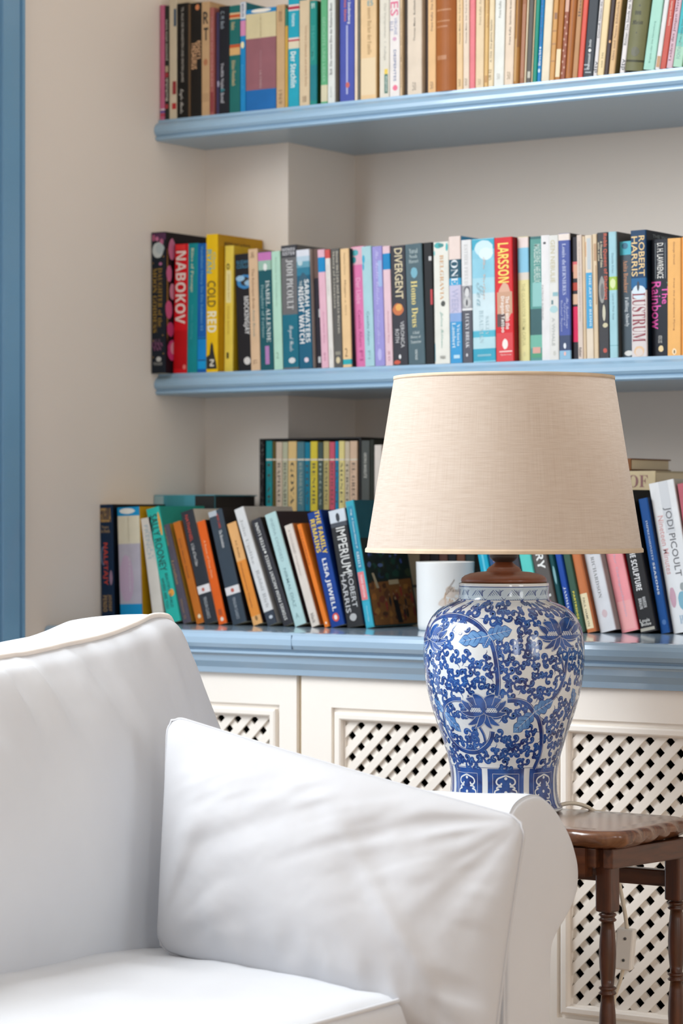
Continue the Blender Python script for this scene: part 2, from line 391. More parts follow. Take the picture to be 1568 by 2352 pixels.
BOOKS=[
('books on the top shelf',[
('slim bright pink hardback, first at the far left of the top shelf', 0.0015, 0.0106, 0.006, 1.737, 0.2015, 0.128, 0.0, 'cf6f92', 'cf6f92', 0, 0.0, [('r', 'e8e4f0', 0.902, 0.914, 0, 1), ('r', '4a58a8', 0.921, 0.937, 0, 1), ('r', 'c84a60', 0.944, 0.967, 0, 1)]),
('narrow blackish-green book beside the pink one of the top shelf', 0.0125, 0.0094, 0.006, 1.737, 0.1993, 0.128, 0.0, '2b2f2a', '2b2f2a', 0, 0.0, [('t', 'd8d4c4', 0.119, 0.482, 0.2, 0.8, 'Jeanette ohne Licht', 'n', 'u'), ('r', 'b8a888', 0.528, 0.582, 0.15, 0.85), ('r', 'b03038', 0.589, 0.628, 0.15, 0.85), ('t', 'd8d4c4', 0.635, 0.834, 0.2, 0.8, 'Buchclub', 'n', 'u'), ('r', 'b03038', 0.865, 0.903, 0.15, 0.85)]),
('cream paperback with red ink marks near the foot of the top shelf', 0.0223, 0.0166, 0.006, 1.737, 0.2136, 0.128, 0.0, 'd9ccb2', 'd9ccb2', 0, 0.0, [('r', '1d4a6a', 0.1, 0.243, 0.62, 1), ('r', '9c2a30', 0.692, 0.799, 0.45, 0.95), ('r', 'e0d0b8', 0.813, 0.863, 0.3, 1), ('r', 'c02028', 0.871, 0.92, 0.4, 0.95)]),
('black book with a column of small white capitals of the top shelf', 0.0394, 0.0244, 0.006, 1.737, 0.2003, 0.128, 0.0, '14120f', '1a1512', 0, 0.0, [('t', 'b8b4ac', 0.034, 0.687, 0.35, 0.62, 'TIL ALLE DIE FRUHESTEN UND SPATEN JAHRE', 'n', 'd'), ('t', 'd8d4cc', 0.748, 0.96, 0.2, 0.6, 'Eagle Books', 'c', 'd')]),
('very thin brown book between two black ones of the top shelf', 0.0641, 0.0046, 0.006, 1.737, 0.1977, 0.128, 0.0, '6b5238', '6b5238', 0, 0.0, []),
('black thesaurus with peach block letters halfway up of the top shelf', 0.0691, 0.0233, 0.006, 1.737, 0.198, 0.128, 0.0, '15110d', '15110d', 0, 0.0, [('e', 'd88450', 0.015, 0.069, 0.45, 0.85), ('t', 'e2b184', 0.337, 0.497, 0.62, 0.95, "ROGET'S", 'b', 'd'), ('t', 'e2b184', 0.348, 0.582, 0.1, 0.6, 'THESAURUS', 'b', 'd')]),
('tan book with large black letters R and T of the top shelf', 0.0928, 0.0175, 0.006, 1.737, 0.1978, 0.128, 0.0, 'c8a47a', 'c8a47a', 0, 0.0, [('t', '14100c', 0.088, 0.195, 0.22, 0.85, 'R', 'b', 'h'), ('t', '14100c', 0.229, 0.34, 0.3, 0.85, 'T', 'b', 'h'), ('e', 'b07048', 0.5, 0.562, 0.25, 0.8), ('r', 'b8946a', 0.802, 0.879, 0.1, 0.9)]),
('dusty rose book with faint lettering of the top shelf', 0.1107, 0.0091, 0.006, 1.737, 0.1861, 0.128, 0.0, 'a8605a', 'a8605a', 0, 0.0, [('t', 'c89088', 0.089, 0.737, 0.3, 0.7, 'MACBETH AND OTHER PLAYS', 'n', 'd'), ('r', '8a2c30', 0.786, 0.972, 0.1, 0.9)]),
('thin slate purple book with a short pale mark of the top shelf', 0.1202, 0.0096, 0.012, 1.737, 0.1779, 0.128, 0.0, '474064', '474064', 0, 0.0, [('r', 'b8b4cc', 0.67, 0.725, 0.3, 0.8)]),
('black-navy book with white lettering, left of the green banded one of the top shelf', 0.1302, 0.0222, 0.006, 1.737, 0.1856, 0.128, 0.0, '14151f', '14151f', 0, 0.0, [('t', '98a4b0', 0.045, 0.211, 0.2, 0.55, 'C. M. Beck', 'n', 'd'), ('t', 'c8c8d0', 0.527, 0.766, 0.15, 0.5, 'Twelfth Night', 's', 'd'), ('t', '3a9aa8', 0.762, 0.799, 0.2, 0.6, '&', 's', 'd'), ('t', 'c8c8d0', 0.803, 0.9, 0.2, 0.55, 'Beowulf', 's', 'd')]),
('dark teal book with orange and cream bands of the top shelf', 0.1528, 0.0226, 0.006, 1.737, 0.1848, 0.128, 0.0, '146a66', '146a66', 0, 0.0, [('r', 'e0c090', 0.069, 0.085, 0, 1), ('r', 'c8582c', 0.085, 0.114, 0, 1), ('r', 'e0c090', 0.114, 0.126, 0, 1), ('t', 'd8c088', 0.154, 0.227, 0.2, 0.55, 'Duden', 's', 'd'), ('r', 'c8582c', 0.365, 0.394, 0, 1), ('r', 'dcae70', 0.394, 0.463, 0, 1), ('t', 'd8c088', 0.512, 0.747, 0.25, 0.6, 'Kleines Worterbuch', 's', 'd')]),
('bright blue book with white head and pink band of the top shelf', 0.1758, 0.0114, 0.006, 1.737, 0.1883, 0.15, 0.0, '0b87c4', '0d6f80', 0, 0.0, [('r', 'e4e8ec', 0.004, 0.151, 0, 1), ('t', '2a3a6a', 0.016, 0.135, 0.3, 0.75, 'BERLIN', 'b', 'd'), ('r', 'd88cb4', 0.167, 0.306, 0, 1), ('e', 'f0e4b0', 0.358, 0.421, 0.1, 0.8), ('t', '38a8d8', 0.572, 0.791, 0.3, 0.6, 'Deutsch', 'n', 'd')]),
('very thick book banded cream, mauve and blue of the top shelf', 0.1875, 0.064, 0.006, 1.737, 0.1737, 0.128, 0.0, '945e66', 'c8b878', 0, 0.0, [('r', '0a84c0', 0.0, 0.043, 0, 1), ('e', 'f0e8d8', -0.0, 0.039, 0.15, 0.85), ('r', 'd8caa0', 0.043, 0.288, 0, 1), ('t', 'b8a880', 0.06, 0.275, 0.46, 0.52, 'J. M. COETZEE', 'n', 'd'), ('t', 'a87880', 0.413, 0.585, 0.48, 0.53, 'PENGUIN', 'n', 'd'), ('t', 'c0a0a0', 0.606, 0.783, 0.47, 0.53, 'ULYSSES', 'n', 'd'), ('r', '0a66ac', 0.796, 1.0, 0, 1)]),
('tan paperback right of the thick banded book of the top shelf', 0.2519, 0.0179, 0.006, 1.737, 0.1759, 0.128, 0.0, 'c9a67a', 'c9a67a', 0, 0.0, [('t', 'a8845c', 0.013, 0.211, 0.3, 0.7, 'Ingeborg Hecht', 'n', 'h'), ('t', '8a6a48', 0.826, 0.961, 0.3, 0.7, '1969', 'n', 'd')]),
('thin ochre and green book next to the cyan one of the top shelf', 0.2702, 0.0057, 0.006, 1.737, 0.1681, 0.128, 0.0, 'cda445', 'cda445', 0, 0.0, [('r', '1f7a6a', 0.0, 0.176, 0, 1)]),
('bright cyan book with red and white bands of the top shelf', 0.2764, 0.023, 0.006, 1.737, 0.1844, 0.128, 0.0, '12a2ba', '12a2ba', 0, 0.0, [('r', 'e8d8d0', 0.06, 0.076, 0, 1), ('r', 'b83048', 0.076, 0.104, 0, 1), ('r', 'e8d8d0', 0.104, 0.116, 0, 1), ('t', 'd8f0f0', 0.144, 0.26, 0.35, 0.65, 'Fontane', 'b', 'd'), ('r', 'e8d8d0', 0.365, 0.381, 0, 1), ('r', 'b83048', 0.381, 0.397, 0, 1), ('r', 'e0d4b8', 0.397, 0.465, 0, 1), ('t', 'e8f4f0', 0.493, 0.822, 0.25, 0.75, 'Der Stechlin', 'b', 'd')]),
('beige paperback right of the cyan one of the top shelf', 0.2998, 0.0211, 0.006, 1.737, 0.1783, 0.128, 0.0, 'dac4a2', 'dac4a2', 0, 0.0, [('t', 'b08c68', 0.24, 0.819, 0.55, 0.8, 'Verlorene Liebesmuh und andere Stucke', 'n', 'd'), ('t', '8a6a4a', 0.909, 0.967, 0.3, 0.7, 'rororo', 'n', 'd')]),
('teal green book with small white numerals of the top shelf', 0.3213, 0.0143, 0.006, 1.737, 0.1753, 0.128, 0.0, '0d8a82', '0c4a30', 0, 0.0, [('t', 'd8ece4', 0.021, 0.071, 0.25, 0.7, '91', 'b', 'h'), ('t', '38a89c', 0.239, 0.575, 0.3, 0.7, 'DIE BLECHTROMMEL', 'n', 'd'), ('r', '0a7c88', 0.616, 0.96, 0, 1)]),
('leaf green mottled book with cream foot of the top shelf', 0.3436, 0.0138, 0.006, 1.737, 0.1796, 0.128, 0.0, '5fae7c', 'e0b048', 0, 0.0, [('t', '8cc8a0', 0.188, 0.8, 0.3, 0.7, 'GEDICHTE UND LIEDER', 'n', 'd'), ('r', 'd8d0b0', 0.825, 0.98, 0, 1)]),
('pale grey-white book with long black lettering of the top shelf', 0.3578, 0.015, 0.006, 1.737, 0.2029, 0.128, 0.0, 'e1e5e0', 'c8bc98', 0, 0.0, [('t', '20242c', 0.173, 0.765, 0.3, 0.62, 'Boll  Die verlorene Ehre der Katharina Blum', 'n', 'u'), ('t', 'a8b0b0', 0.866, 0.952, 0.35, 0.6, 'KiWi', 'n', 'u')]),
('thick violet-blue novel with a pale crease down the spine of the top shelf', 0.3825, 0.0294, 0.006, 1.737, 0.2002, 0.128, 0.0, '4552aa', '4552aa', 0, 0.0, [('t', 'd8683c', 0.073, 0.328, 0.3, 0.48, 'Thomas Mann', 'b', 'd'), ('t', 'e8ecf4', 0.109, 0.353, 0.52, 0.75, 'Der Zauberberg', 'b', 'd'), ('r', 'a8acd4', 0.364, 0.94, 0.44, 0.56), ('e', 'c85848', 0.838, 0.889, 0.4, 0.68)]),
('thin peach book beside the violet-blue novel of the top shelf', 0.4123, 0.0059, 0.006, 1.737, 0.197, 0.128, 0.0, 'f0dcc2', 'f0dcc2', 0, 0.0, []),
('very thin grey book between peach and tan spines of the top shelf', 0.4187, 0.0048, 0.006, 1.737, 0.1963, 0.128, 0.0, '6a675e', '6a675e', 0, 0.0, []),
('broad tan paperback with faint brown title of the top shelf', 0.4239, 0.0319, 0.006, 1.737, 0.1958, 0.128, 0.0, 'eac898', 'c89a58', 0, 0.0, [('t', '6aa0a8', 0.163, 0.208, 0.45, 0.8, 'E5', 'b', 'h'), ('t', 'a8844c', 0.222, 0.623, 0.45, 0.7, 'unsere Bucher der Familie', 's', 'd'), ('r', 'e8d0a8', 0.649, 0.964, 0.05, 0.95)]),
('off-white paperback with a green label low on the spine of the top shelf', 0.4619, 0.0196, 0.006, 1.737, 0.1916, 0.128, 0.0, 'e3ddce', 'e3ddce', 0, 0.0, [('t', 'b8b4a8', 0.189, 0.679, 0.4, 0.7, 'Das Versprechen  1. Auflage', 'n', 'd'), ('r', 'e8c840', 0.754, 0.799, 0.5, 0.85), ('r', '2e6a5a', 0.799, 0.965, 0.5, 0.85), ('t', 'd8e4dc', 0.815, 0.95, 0.58, 0.8, 'diogenes', 'b', 'd')]),
('white novel with large pink capitals on top of the top shelf', 0.4819, 0.0202, 0.006, 1.737, 0.1895, 0.128, 0.0, 'ece6e2', 'ece6e2', 0, 0.0, [('t', 'e06088', 0.038, 0.297, 0.1, 0.85, 'VIES', 'n', 'd'), ('t', '9aa0c0', 0.312, 0.464, 0.45, 0.75, 'VIRGINIE', 'n', 'd'), ('t', '9aa0c0', 0.342, 0.426, 0.05, 0.35, 'ELLE', 'n', 'd'), ('e', 'd8a8c0', 0.479, 0.517, 0.3, 0.7), ('t', '6878a8', 0.593, 0.867, 0.4, 0.65, 'DESPENTES', 'n', 'd'), ('e', 'e86888', 0.898, 0.951, 0.3, 0.8)]),
('narrow beige book with tiny brown print of the top shelf', 0.5024, 0.0045, 0.006, 1.737, 0.1872, 0.128, 0.0, 'dcc09a', 'dcc09a', 0, 0.0, [('t', 'a07c54', 0.23, 0.922, 0.3, 0.7, 'Heinrich Mann Der Untertan', 'n', 'u')]),
('narrow dark brown book left of a wide beige spine of the top shelf', 0.5073, 0.009, 0.012, 1.737, 0.1879, 0.128, 0.0, '3a2c24', '3a2c24', 0, 0.0, []),
('wide beige paperback with upright grey author line of the top shelf', 0.5167, 0.0285, 0.006, 1.737, 0.1856, 0.128, 0.0, 'e1d1bd', 'e1d1bd', 0, 0.0, [('t', '6e6458', 0.077, 0.526, 0.42, 0.56, 'Thomas Mann  Buddenbrooks', 'n', 'u'), ('t', 'a89c8c', 0.889, 0.966, 0.35, 0.6, '50', 'n', 'h')]),
('thin dark brown book between beige and peach spines of the top shelf', 0.5456, 0.0106, 0.016, 1.737, 0.1844, 0.128, 0.0, '4c3c36', '4c3c36', 0, 0.0, []),  # dark slab added in place of the shaded gap between two spines
('peach paperback with upright dark author line of the top shelf', 0.5566, 0.0158, 0.006, 1.737, 0.1813, 0.128, 0.0, 'e7bb86', 'e7bb86', 0, 0.0, [('t', '6a5844', 0.079, 0.441, 0.38, 0.62, 'Franz Kafka  Das Schloss', 'n', 'u'), ('t', 'a88860', 0.898, 0.969, 0.3, 0.65, '50', 'n', 'h')]),
('wide rounded brown leather volume of the top shelf', 0.5728, 0.0387, 0.006, 1.737, 0.1796, 0.128, 0.0, 'a5602c', 'a5602c', 1, 0.006, [('r', 'bc8050', 0.254, 0.27, 0.06, 0.8), ('r', 'bc8050', 0.357, 0.369, 0.06, 0.75), ('r', 'b8784a', 0.405, 0.421, 0.06, 0.65), ('r', 'b87c50', 0.675, 0.714, 0.1, 0.6)]),
('pale peach paperback right of the brown leather volume of the top shelf', 0.6118, 0.0121, 0.006, 1.737, 0.1753, 0.128, 0.0, 'e9c898', 'e9c898', 0, 0.0, [('t', '6a5844', 0.081, 0.578, 0.4, 0.68, 'Thomas Mann  Der Tod in Venedig', 'n', 'u'), ('t', 'b09468', 0.898, 0.971, 0.3, 0.65, '50', 'n', 'h')]),
('cream paperback touching the coral pink spine of the top shelf', 0.6243, 0.0118, 0.006, 1.737, 0.1739, 0.128, 0.0009, 'e8d5c0', 'e8d5c0', 0, 0.0, [('t', '6a5c50', 0.081, 0.574, 0.4, 0.68, 'Thomas Mann  Der Tod in Venedig', 'n', 'u'), ('t', 'b0a088', 0.895, 0.969, 0.3, 0.65, '50', 'n', 'h')]),
('slim coral pink book among cream spines of the top shelf', 0.6365, 0.0105, 0.006, 1.737, 0.1726, 0.128, 0.0053, 'e67f86', 'e67f86', 0, 0.0, []),
('cream paperback right of the coral pink one of the top shelf', 0.6474, 0.016, 0.006, 1.737, 0.1712, 0.128, 0.0097, 'e6cfab', 'e6cfab', 0, 0.0, [('t', 'a89474', 0.082, 0.404, 0.4, 0.65, 'Franz Kafka  Amerika', 'n', 'u'), ('t', 'c0ac88', 0.914, 0.972, 0.3, 0.65, '50', 'n', 'h')]),
('narrow yellow-ochre book with a cracked foot of the top shelf', 0.6639, 0.0072, 0.006, 1.737, 0.1694, 0.128, 0.016, 'dfb878', 'dfb878', 0, 0.0, [('t', 'b88848', 0.125, 0.432, 0.5, 0.9, 'Klaus Heinrich', 's', 'u'), ('r', 'b8843c', 0.889, 0.955, 0.2, 0.8)]),
('narrow cream book with a two-part upright title of the top shelf', 0.6715, 0.01, 0.006, 1.737, 0.1685, 0.128, 0.0189, 'ead6b0', 'ead6b0', 0, 0.0, [('t', '6a5c48', 0.359, 0.767, 0.3, 0.7, 'A. Holz  Das gleiche Gesicht', 'n', 'u'), ('t', '8a6c3c', 0.834, 0.934, 0.1, 0.6, 'UB 52', 'n', 'u')]),
('clean white paperback with upright grey name of the top shelf', 0.6819, 0.0192, 0.006, 1.737, 0.1673, 0.128, 0.0231, 'e4e5de', 'b09068', 0, 0.0, [('t', '8a8c84', 0.184, 0.344, 0.38, 0.6, 'Franz Kafka', 'n', 'u'), ('t', 'c0c0b8', 0.88, 0.939, 0.3, 0.6, '50', 'n', 'h')]),
('beige paperback with upright black author line of the top shelf', 0.7015, 0.0172, 0.006, 1.737, 0.1651, 0.128, 0.031, 'e6d2bb', 'e6d2bb', 0, 0.0, [('t', '5c4e40', 0.085, 0.61, 0.4, 0.66, 'Franz Kafka  Samtliche Erzahlungen', 'n', 'u'), ('t', 'b09c80', 0.872, 0.949, 0.3, 0.65, '50', 'n', 'h')]),
('old brown book with a cracked ribbed spine of the top shelf', 0.7191, 0.0105, 0.006, 1.737, 0.1631, 0.128, 0.038, 'b58246', 'b58246', 1, 0.003, [('r', '8a5a2c', 0.171, 0.641, 0.55, 0.95), ('r', 'caa066', 0.556, 0.974, 0.1, 0.5)]),
('brown cloth book with woven pattern of the top shelf', 0.73, 0.0085, 0.006, 1.737, 0.1619, 0.128, 0.0427, 'a06a4a', 'a06a4a', 0, 0.0, [('r', 'b88060', 0.215, 0.946, 0.25, 0.4), ('r', 'b88060', 0.215, 0.946, 0.6, 0.75)]),
('thin cream pamphlet beside the grey spine of the top shelf', 0.7389, 0.0028, 0.006, 1.737, 0.1609, 0.128, 0.0464, 'e0d0b0', 'e0d0b0', 0, 0.0, []),
('dark grey book with a pale square stamp at the foot of the top shelf', 0.7421, 0.0092, 0.006, 1.737, 0.1605, 0.128, 0.0478, '5b5751', '5b5751', 0, 0.0, [('r', 'b8b4a4', 0.887, 0.952, 0.25, 0.8)]),
('sliver-thin sand coloured book of the top shelf', 0.7518, 0.002, 0.006, 1.737, 0.1594, 0.128, 0.0519, 'd8c09a', 'd8c09a', 0, 0.0, []),
('narrow emerald green book of the top shelf', 0.7542, 0.0076, 0.006, 1.737, 0.1591, 0.128, 0.0529, '0e8e78', '0e8e78', 0, 0.0, []),
('blue paperback with white title reading upward of the top shelf', 0.7622, 0.0072, 0.006, 1.737, 0.1582, 0.128, 0.0564, '0b80c2', '0b80c2', 0, 0.0, [('t', '0c4a8c', 0.088, 0.63, 0.2, 0.75, 'Courage und ihre Kinder', 'b', 'u'), ('e', 'e8f0f4', 0.648, 0.67, 0.3, 0.7), ('t', 'e4ecf0', 0.678, 0.84, 0.2, 0.75, 'Brecht', 's', 'u'), ('e', 'd0e4ec', 0.867, 0.91, 0.2, 0.7)]),
('cream book right of the blue paperback of the top shelf', 0.7698, 0.0149, 0.006, 1.737, 0.1575, 0.128, 0.0592, 'e5d9c0', 'a89878', 0, 0.0, []),
('cork-brown book with cracked dark lines of the top shelf', 0.7851, 0.0089, 0.006, 1.737, 0.1557, 0.128, 0.0666, 'd09c5c', 'd09c5c', 0, 0.0, [('r', '8a5a2c', 0.31, 0.377, 0.3, 0.9), ('r', 'a87438', 0.488, 0.505, 0.1, 0.9), ('r', 'a87438', 0.621, 0.638, 0.1, 0.9), ('r', 'a87438', 0.798, 0.811, 0.1, 0.9)]),
('caramel brown book with a cream label low down of the top shelf', 0.7945, 0.0101, 0.006, 1.737, 0.1547, 0.128, 0.0705, 'b17230', 'b17230', 0, 0.0, [('r', 'e4d0a8', 0.686, 0.971, 0.05, 0.85)]),
('maroon book speckled with cream flecks of the top shelf', 0.805, 0.0085, 0.006, 1.737, 0.1535, 0.128, 0.0756, '97563f', '97563f', 0, 0.0, [('r', 'd0a088', 0.135, 0.305, 0.1, 0.9), ('e', 'c89880', 0.341, 0.368, 0.1, 0.45), ('e', 'c89880', 0.399, 0.426, 0.5, 0.8500000000000001), ('e', 'c89880', 0.457, 0.484, 0.1, 0.45), ('e', 'c89880', 0.516, 0.543, 0.5, 0.8500000000000001), ('e', 'c89880', 0.574, 0.601, 0.1, 0.45), ('e', 'c89880', 0.632, 0.659, 0.5, 0.8500000000000001), ('e', 'c89880', 0.691, 0.717, 0.1, 0.45), ('e', 'c89880', 0.749, 0.776, 0.5, 0.8500000000000001), ('e', 'c89880', 0.807, 0.834, 0.1, 0.45), ('e', 'c89880', 0.865, 0.892, 0.5, 0.8500000000000001), ('e', 'c89880', 0.924, 0.951, 0.1, 0.45)]),
('chestnut brown book with a ridged spine of the top shelf', 0.8139, 0.012, 0.006, 1.737, 0.1526, 0.128, 0.0792, 'b2713e', 'b2713e', 0, 0.002, [('r', '96592c', 0.135, 0.946, 0.55, 0.65)]),
('two-tone brown book with upright dark name of the top shelf', 0.8263, 0.0096, 0.006, 1.737, 0.1511, 0.128, 0.0855, 'b98a5e', '6a4028', 0, 0.0, [('t', '4a2c18', 0.091, 0.363, 0.3, 0.75, 'Hesse I', 's', 'u')]),
('vermilion red book with plain spine of the top shelf', 0.8363, 0.009, 0.006, 1.737, 0.1502, 0.128, 0.0895, 'da594a', 'da594a', 0, 0.0, []),
('charcoal book with a white dot and branching pattern of the top shelf', 0.8457, 0.0179, 0.006, 1.737, 0.149, 0.128, 0.0944, '343a42', '343a42', 0, 0.0, [('t', 'e0e4e4', 0.611, 0.693, 0.35, 0.62, 'Justiz', 's', 'u'), ('e', 'f0f0ec', 0.707, 0.744, 0.36, 0.64), ('t', 'e0e4e4', 0.758, 0.923, 0.35, 0.62, 'Durrenmatt', 's', 'u'), ('r', '9aa4a8', 0.872, 0.886, 0.0, 0.5), ('r', '8a9498', 0.918, 0.932, 0.1, 0.6), ('r', '9aa4a8', 0.95, 0.964, 0.2, 0.8)]),
('white paperback with upright black title beside charcoal book of the top shelf', 0.8641, 0.007, 0.006, 1.737, 0.147, 0.128, 0.1035, 'dedada', 'dedada', 0, 0.0, [('t', '4c4c50', 0.07, 0.594, 0.25, 0.75, 'Donhoff: Namen die keiner', 'n', 'u'), ('t', '30343c', 0.845, 0.966, 0.15, 0.9, 'dtv', 'b', 'u')]),
('pale cream book with tiny upright numbers of the top shelf', 0.8715, 0.0116, 0.006, 1.737, 0.1462, 0.128, 0.107, 'e8d2a4', 'e8d2a4', 0, 0.0, [('t', 'a08c60', 0.755, 0.923, 0.4, 0.7, 'wbb 346', 'n', 'u')]),
('dark brown book with a small orange moon of the top shelf', 0.8835, 0.0077, 0.006, 1.737, 0.1449, 0.128, 0.1132, '40302f', '40302f', 0, 0.0, [('e', 'e0a868', 0.625, 0.658, 0.4, 0.9)]),
('tan book with brown lettering reading upward of the top shelf', 0.8917, 0.0102, 0.006, 1.737, 0.1441, 0.128, 0.1171, 'd8b484', '78683c', 0, 0.0, [('t', '8a6030', 0.208, 0.859, 0.3, 0.7, 'Altes und Neues Bibliothek', 's', 'u')]),
('white paperback with grey title beside the olive cloth volume of the top shelf', 0.9111, 0.009, 0.006, 1.737, 0.1419, 0.128, 0.1274, 'e2dedd', 'e2dedd', 0, 0.0, [('t', '56565a', 0.072, 0.693, 0.25, 0.75, 'Richter: Die Stunde der falschen', 'n', 'u'), ('t', '30343c', 0.846, 0.966, 0.15, 0.9, 'dtv', 'b', 'u')]),
('broad olive cloth volume with blackletter words of the top shelf', 0.9206, 0.0315, 0.006, 1.737, 0.1409, 0.128, 0.1323, '6f6f4b', '6f6f4b', 1, 0.003, [('t', '2c2c1c', 0.154, 0.212, 0.1, 0.8, 'Novellen', 'f', 'h'), ('e', '2c2c1c', 0.269, 0.293, 0.42, 0.52), ('t', '2c2c1c', 0.337, 0.385, 0.25, 0.6, 'von', 'f', 'h'), ('t', '2c2c1c', 0.442, 0.49, 0.15, 0.75, 'Kleist', 'f', 'h'), ('e', '2c2c1c', 0.572, 0.591, 0.42, 0.5), ('e', '54543a', 0.731, 0.846, 0.25, 0.75), ('r', '3c3c28', 0.88, 0.904, 0, 1)]),
('mint green paperback with tiny upright title of the top shelf', 0.9527, 0.0197, 0.006, 1.737, 0.1375, 0.128, 0.1496, 'a4d6c6', '5a8c74', 0, 0.0, [('t', '6ca898', 0.452, 0.923, 0.4, 0.6, 'Brigitta oder Die Narrenburg', 'n', 'u')]),
('white dog-eared paperback beside the mint one of the top shelf', 0.973, 0.0086, 0.006, 1.737, 0.1354, 0.128, 0.1569, 'dededf', 'b88858', 0, 0.0, [('r', 'b88858', 0.846, 0.975, 0.2, 1)]),
('brick red book with cream lettering reading upward of the top shelf', 0.9821, 0.0102, 0.006, 1.737, 0.1344, 0.128, 0.1577, 'c4564a', '8a2418', 0, 0.0, [('t', 'e8c8b8', 0.22, 0.501, 0.3, 0.7, 'Lessing und Goethe', 'n', 'u')]),
('lilac paperback with maroon title reading upward of the top shelf', 0.9929, 0.0108, 0.006, 1.737, 0.1332, 0.128, 0.1586, 'd2b4c0', 'd2b4c0', 0, 0.0, [('t', '6a1c38', 0.101, 0.918, 0.2, 0.7, 'Leiden des jungen Werther', 's', 'u')]),
('turquoise paperback fading to pale at the foot of the top shelf', 1.0041, 0.0164, 0.006, 1.737, 0.1321, 0.128, 0.1595, '3cb4bc', '3cb4bc', 0, 0.0, [('r', '7cc8bc', 0.61, 0.762, 0, 1), ('r', 'a8d4bc', 0.762, 1.0, 0, 1), ('t', '2c6a70', 0.406, 0.711, 0.3, 0.55, 'Frau Jenny Treibel', 'n', 'u'), ('t', '7ca8a0', 0.711, 0.904, 0.25, 0.65, 'FONTANE', 'n', 'u')]),
('green book at the very right edge of the top shelf', 1.0212, 0.0111, 0.006, 1.737, 0.1302, 0.128, 0.1611, '5c8a4a', '5c8a4a', 0, 0.0, []),
]),
('books on the middle shelf',[
('dark navy novel with pink blossoms overhanging the left end on the middle shelf', 0.0015, 0.0304, -0.018, 1.292, 0.246, 0.15, 0.0, '16202c', '171018', 0, 0.0, [('r', '5a3458', 0.006, 0.056, 0, 1), ('e', 'b0587c', 0.015, 0.065, 0.05, 0.3), ('e', 'd078a0', 0.031, 0.065, 0.3, 0.55), ('e', 'c06890', 0.046, 0.096, 0.6, 0.9), ('e', 'ccd4d4', 0.068, 0.189, 0.06, 0.92), ('e', 'b8c4c8', 0.077, 0.155, 0.3, 1), ('e', 'c070a0', 0.214, 0.238, 0.55, 0.8), ('t', 'a8842c', 0.254, 0.672, 0.5, 0.8, 'DAUGHTER of the', 's', 'd'), ('t', 'a8842c', 0.254, 0.712, 0.1, 0.42, 'MOON GODDESS', 's', 'd'), ('t', '7c5470', 0.758, 0.783, 0.15, 0.7, 'SUE', 's', 'h'), ('t', 'a05888', 0.783, 0.814, 0.05, 0.85, 'LYNN', 's', 'h'), ('t', 'a05888', 0.814, 0.839, 0.15, 0.75, 'TAN', 's', 'h'), ('e', 'c8c8c4', 0.882, 0.919, 0.35, 0.75), ('t', 'b8b8b4', 0.922, 0.944, 0.15, 0.8, 'VOYAGER', 's', 'h'), ('ce', 'c89848', 0.077, 0.789, 0.035, 0.05, '', 1), ('ce', 'd87ca4', 0.04, 0.201, 0.06, 0.2, '', 1), ('ce', 'd8709c', 0.232, 0.356, 0.02, 0.13, '', 1), ('ce', 'e094b0', 0.356, 0.48, 0.08, 0.2, '', 1), ('ce', 'd85c8c', 0.48, 0.619, 0.0, 0.14, '', 1), ('ce', 'c8447c', 0.634, 0.743, 0.03, 0.17, '', 1), ('ce', 'd03c7c', 0.758, 0.913, 0.04, 0.22, '', 1), ('ce', 'e8a4b8', 0.774, 0.867, 0.1, 0.2, '', 1), ('e', 'b08840', 0.17, 0.18, 0.85, 0.94), ('e', 'b08840', 0.214, 0.223, 0.1, 0.19), ('e', 'b08840', 0.727, 0.737, 0.8, 0.89), ('e', 'b08840', 0.764, 0.774, 0.1, 0.19), ('e', 'b08840', 0.857, 0.867, 0.85, 0.94), ('e', 'b08840', 0.882, 0.891, 0.1, 0.19)]),
('bright red novel with tall white capitals on the middle shelf', 0.0323, 0.0299, 0.004, 1.292, 0.2249, 0.129, 0.017, 'dc1420', 'a01018', 0, 0.0, [('t', 'f4e4dc', 0.054, 0.618, 0.12, 0.85, 'NABOKOV', 'b', 'd'), ('r', 'ec2c2c', 0.003, 0.044, 0.1, 0.8), ('r', 'c40c14', 0.669, 0.967, 0, 1), ('e', 'ec7c74', 0.933, 0.973, 0.7, 1)]),
('teal paperback with a cream slanted title on the middle shelf', 0.0625, 0.0219, 0.004, 1.292, 0.2248, 0.128, 0.0127, '0b9098', '0b9098', 0, 0.0, [('t', 'e4e4bc', 0.034, 0.377, 0.25, 0.6, 'Rites of Passage', 's', 'd'), ('t', '30a4ac', 0.472, 0.741, 0.3, 0.6, 'William Golding', 'n', 'd')]),
('royal blue paperback fading to sky blue on the middle shelf', 0.0848, 0.0192, 0.004, 1.292, 0.2237, 0.128, 0.0042, '0f62b4', '0f62b4', 0, 0.0, [('t', '6ab0d8', 0.02, 0.676, 0.35, 0.65, 'Vandaliszt Henry Six Die Suldeten 62', 'n', 'd'), ('r', '0c8cd8', 0.727, 0.912, 0, 1), ('r', '0a3060', 0.733, 0.74, 0, 1), ('r', '0a3060', 0.902, 0.909, 0.1, 1), ('r', '0fa0e0', 0.912, 0.973, 0, 1)]),
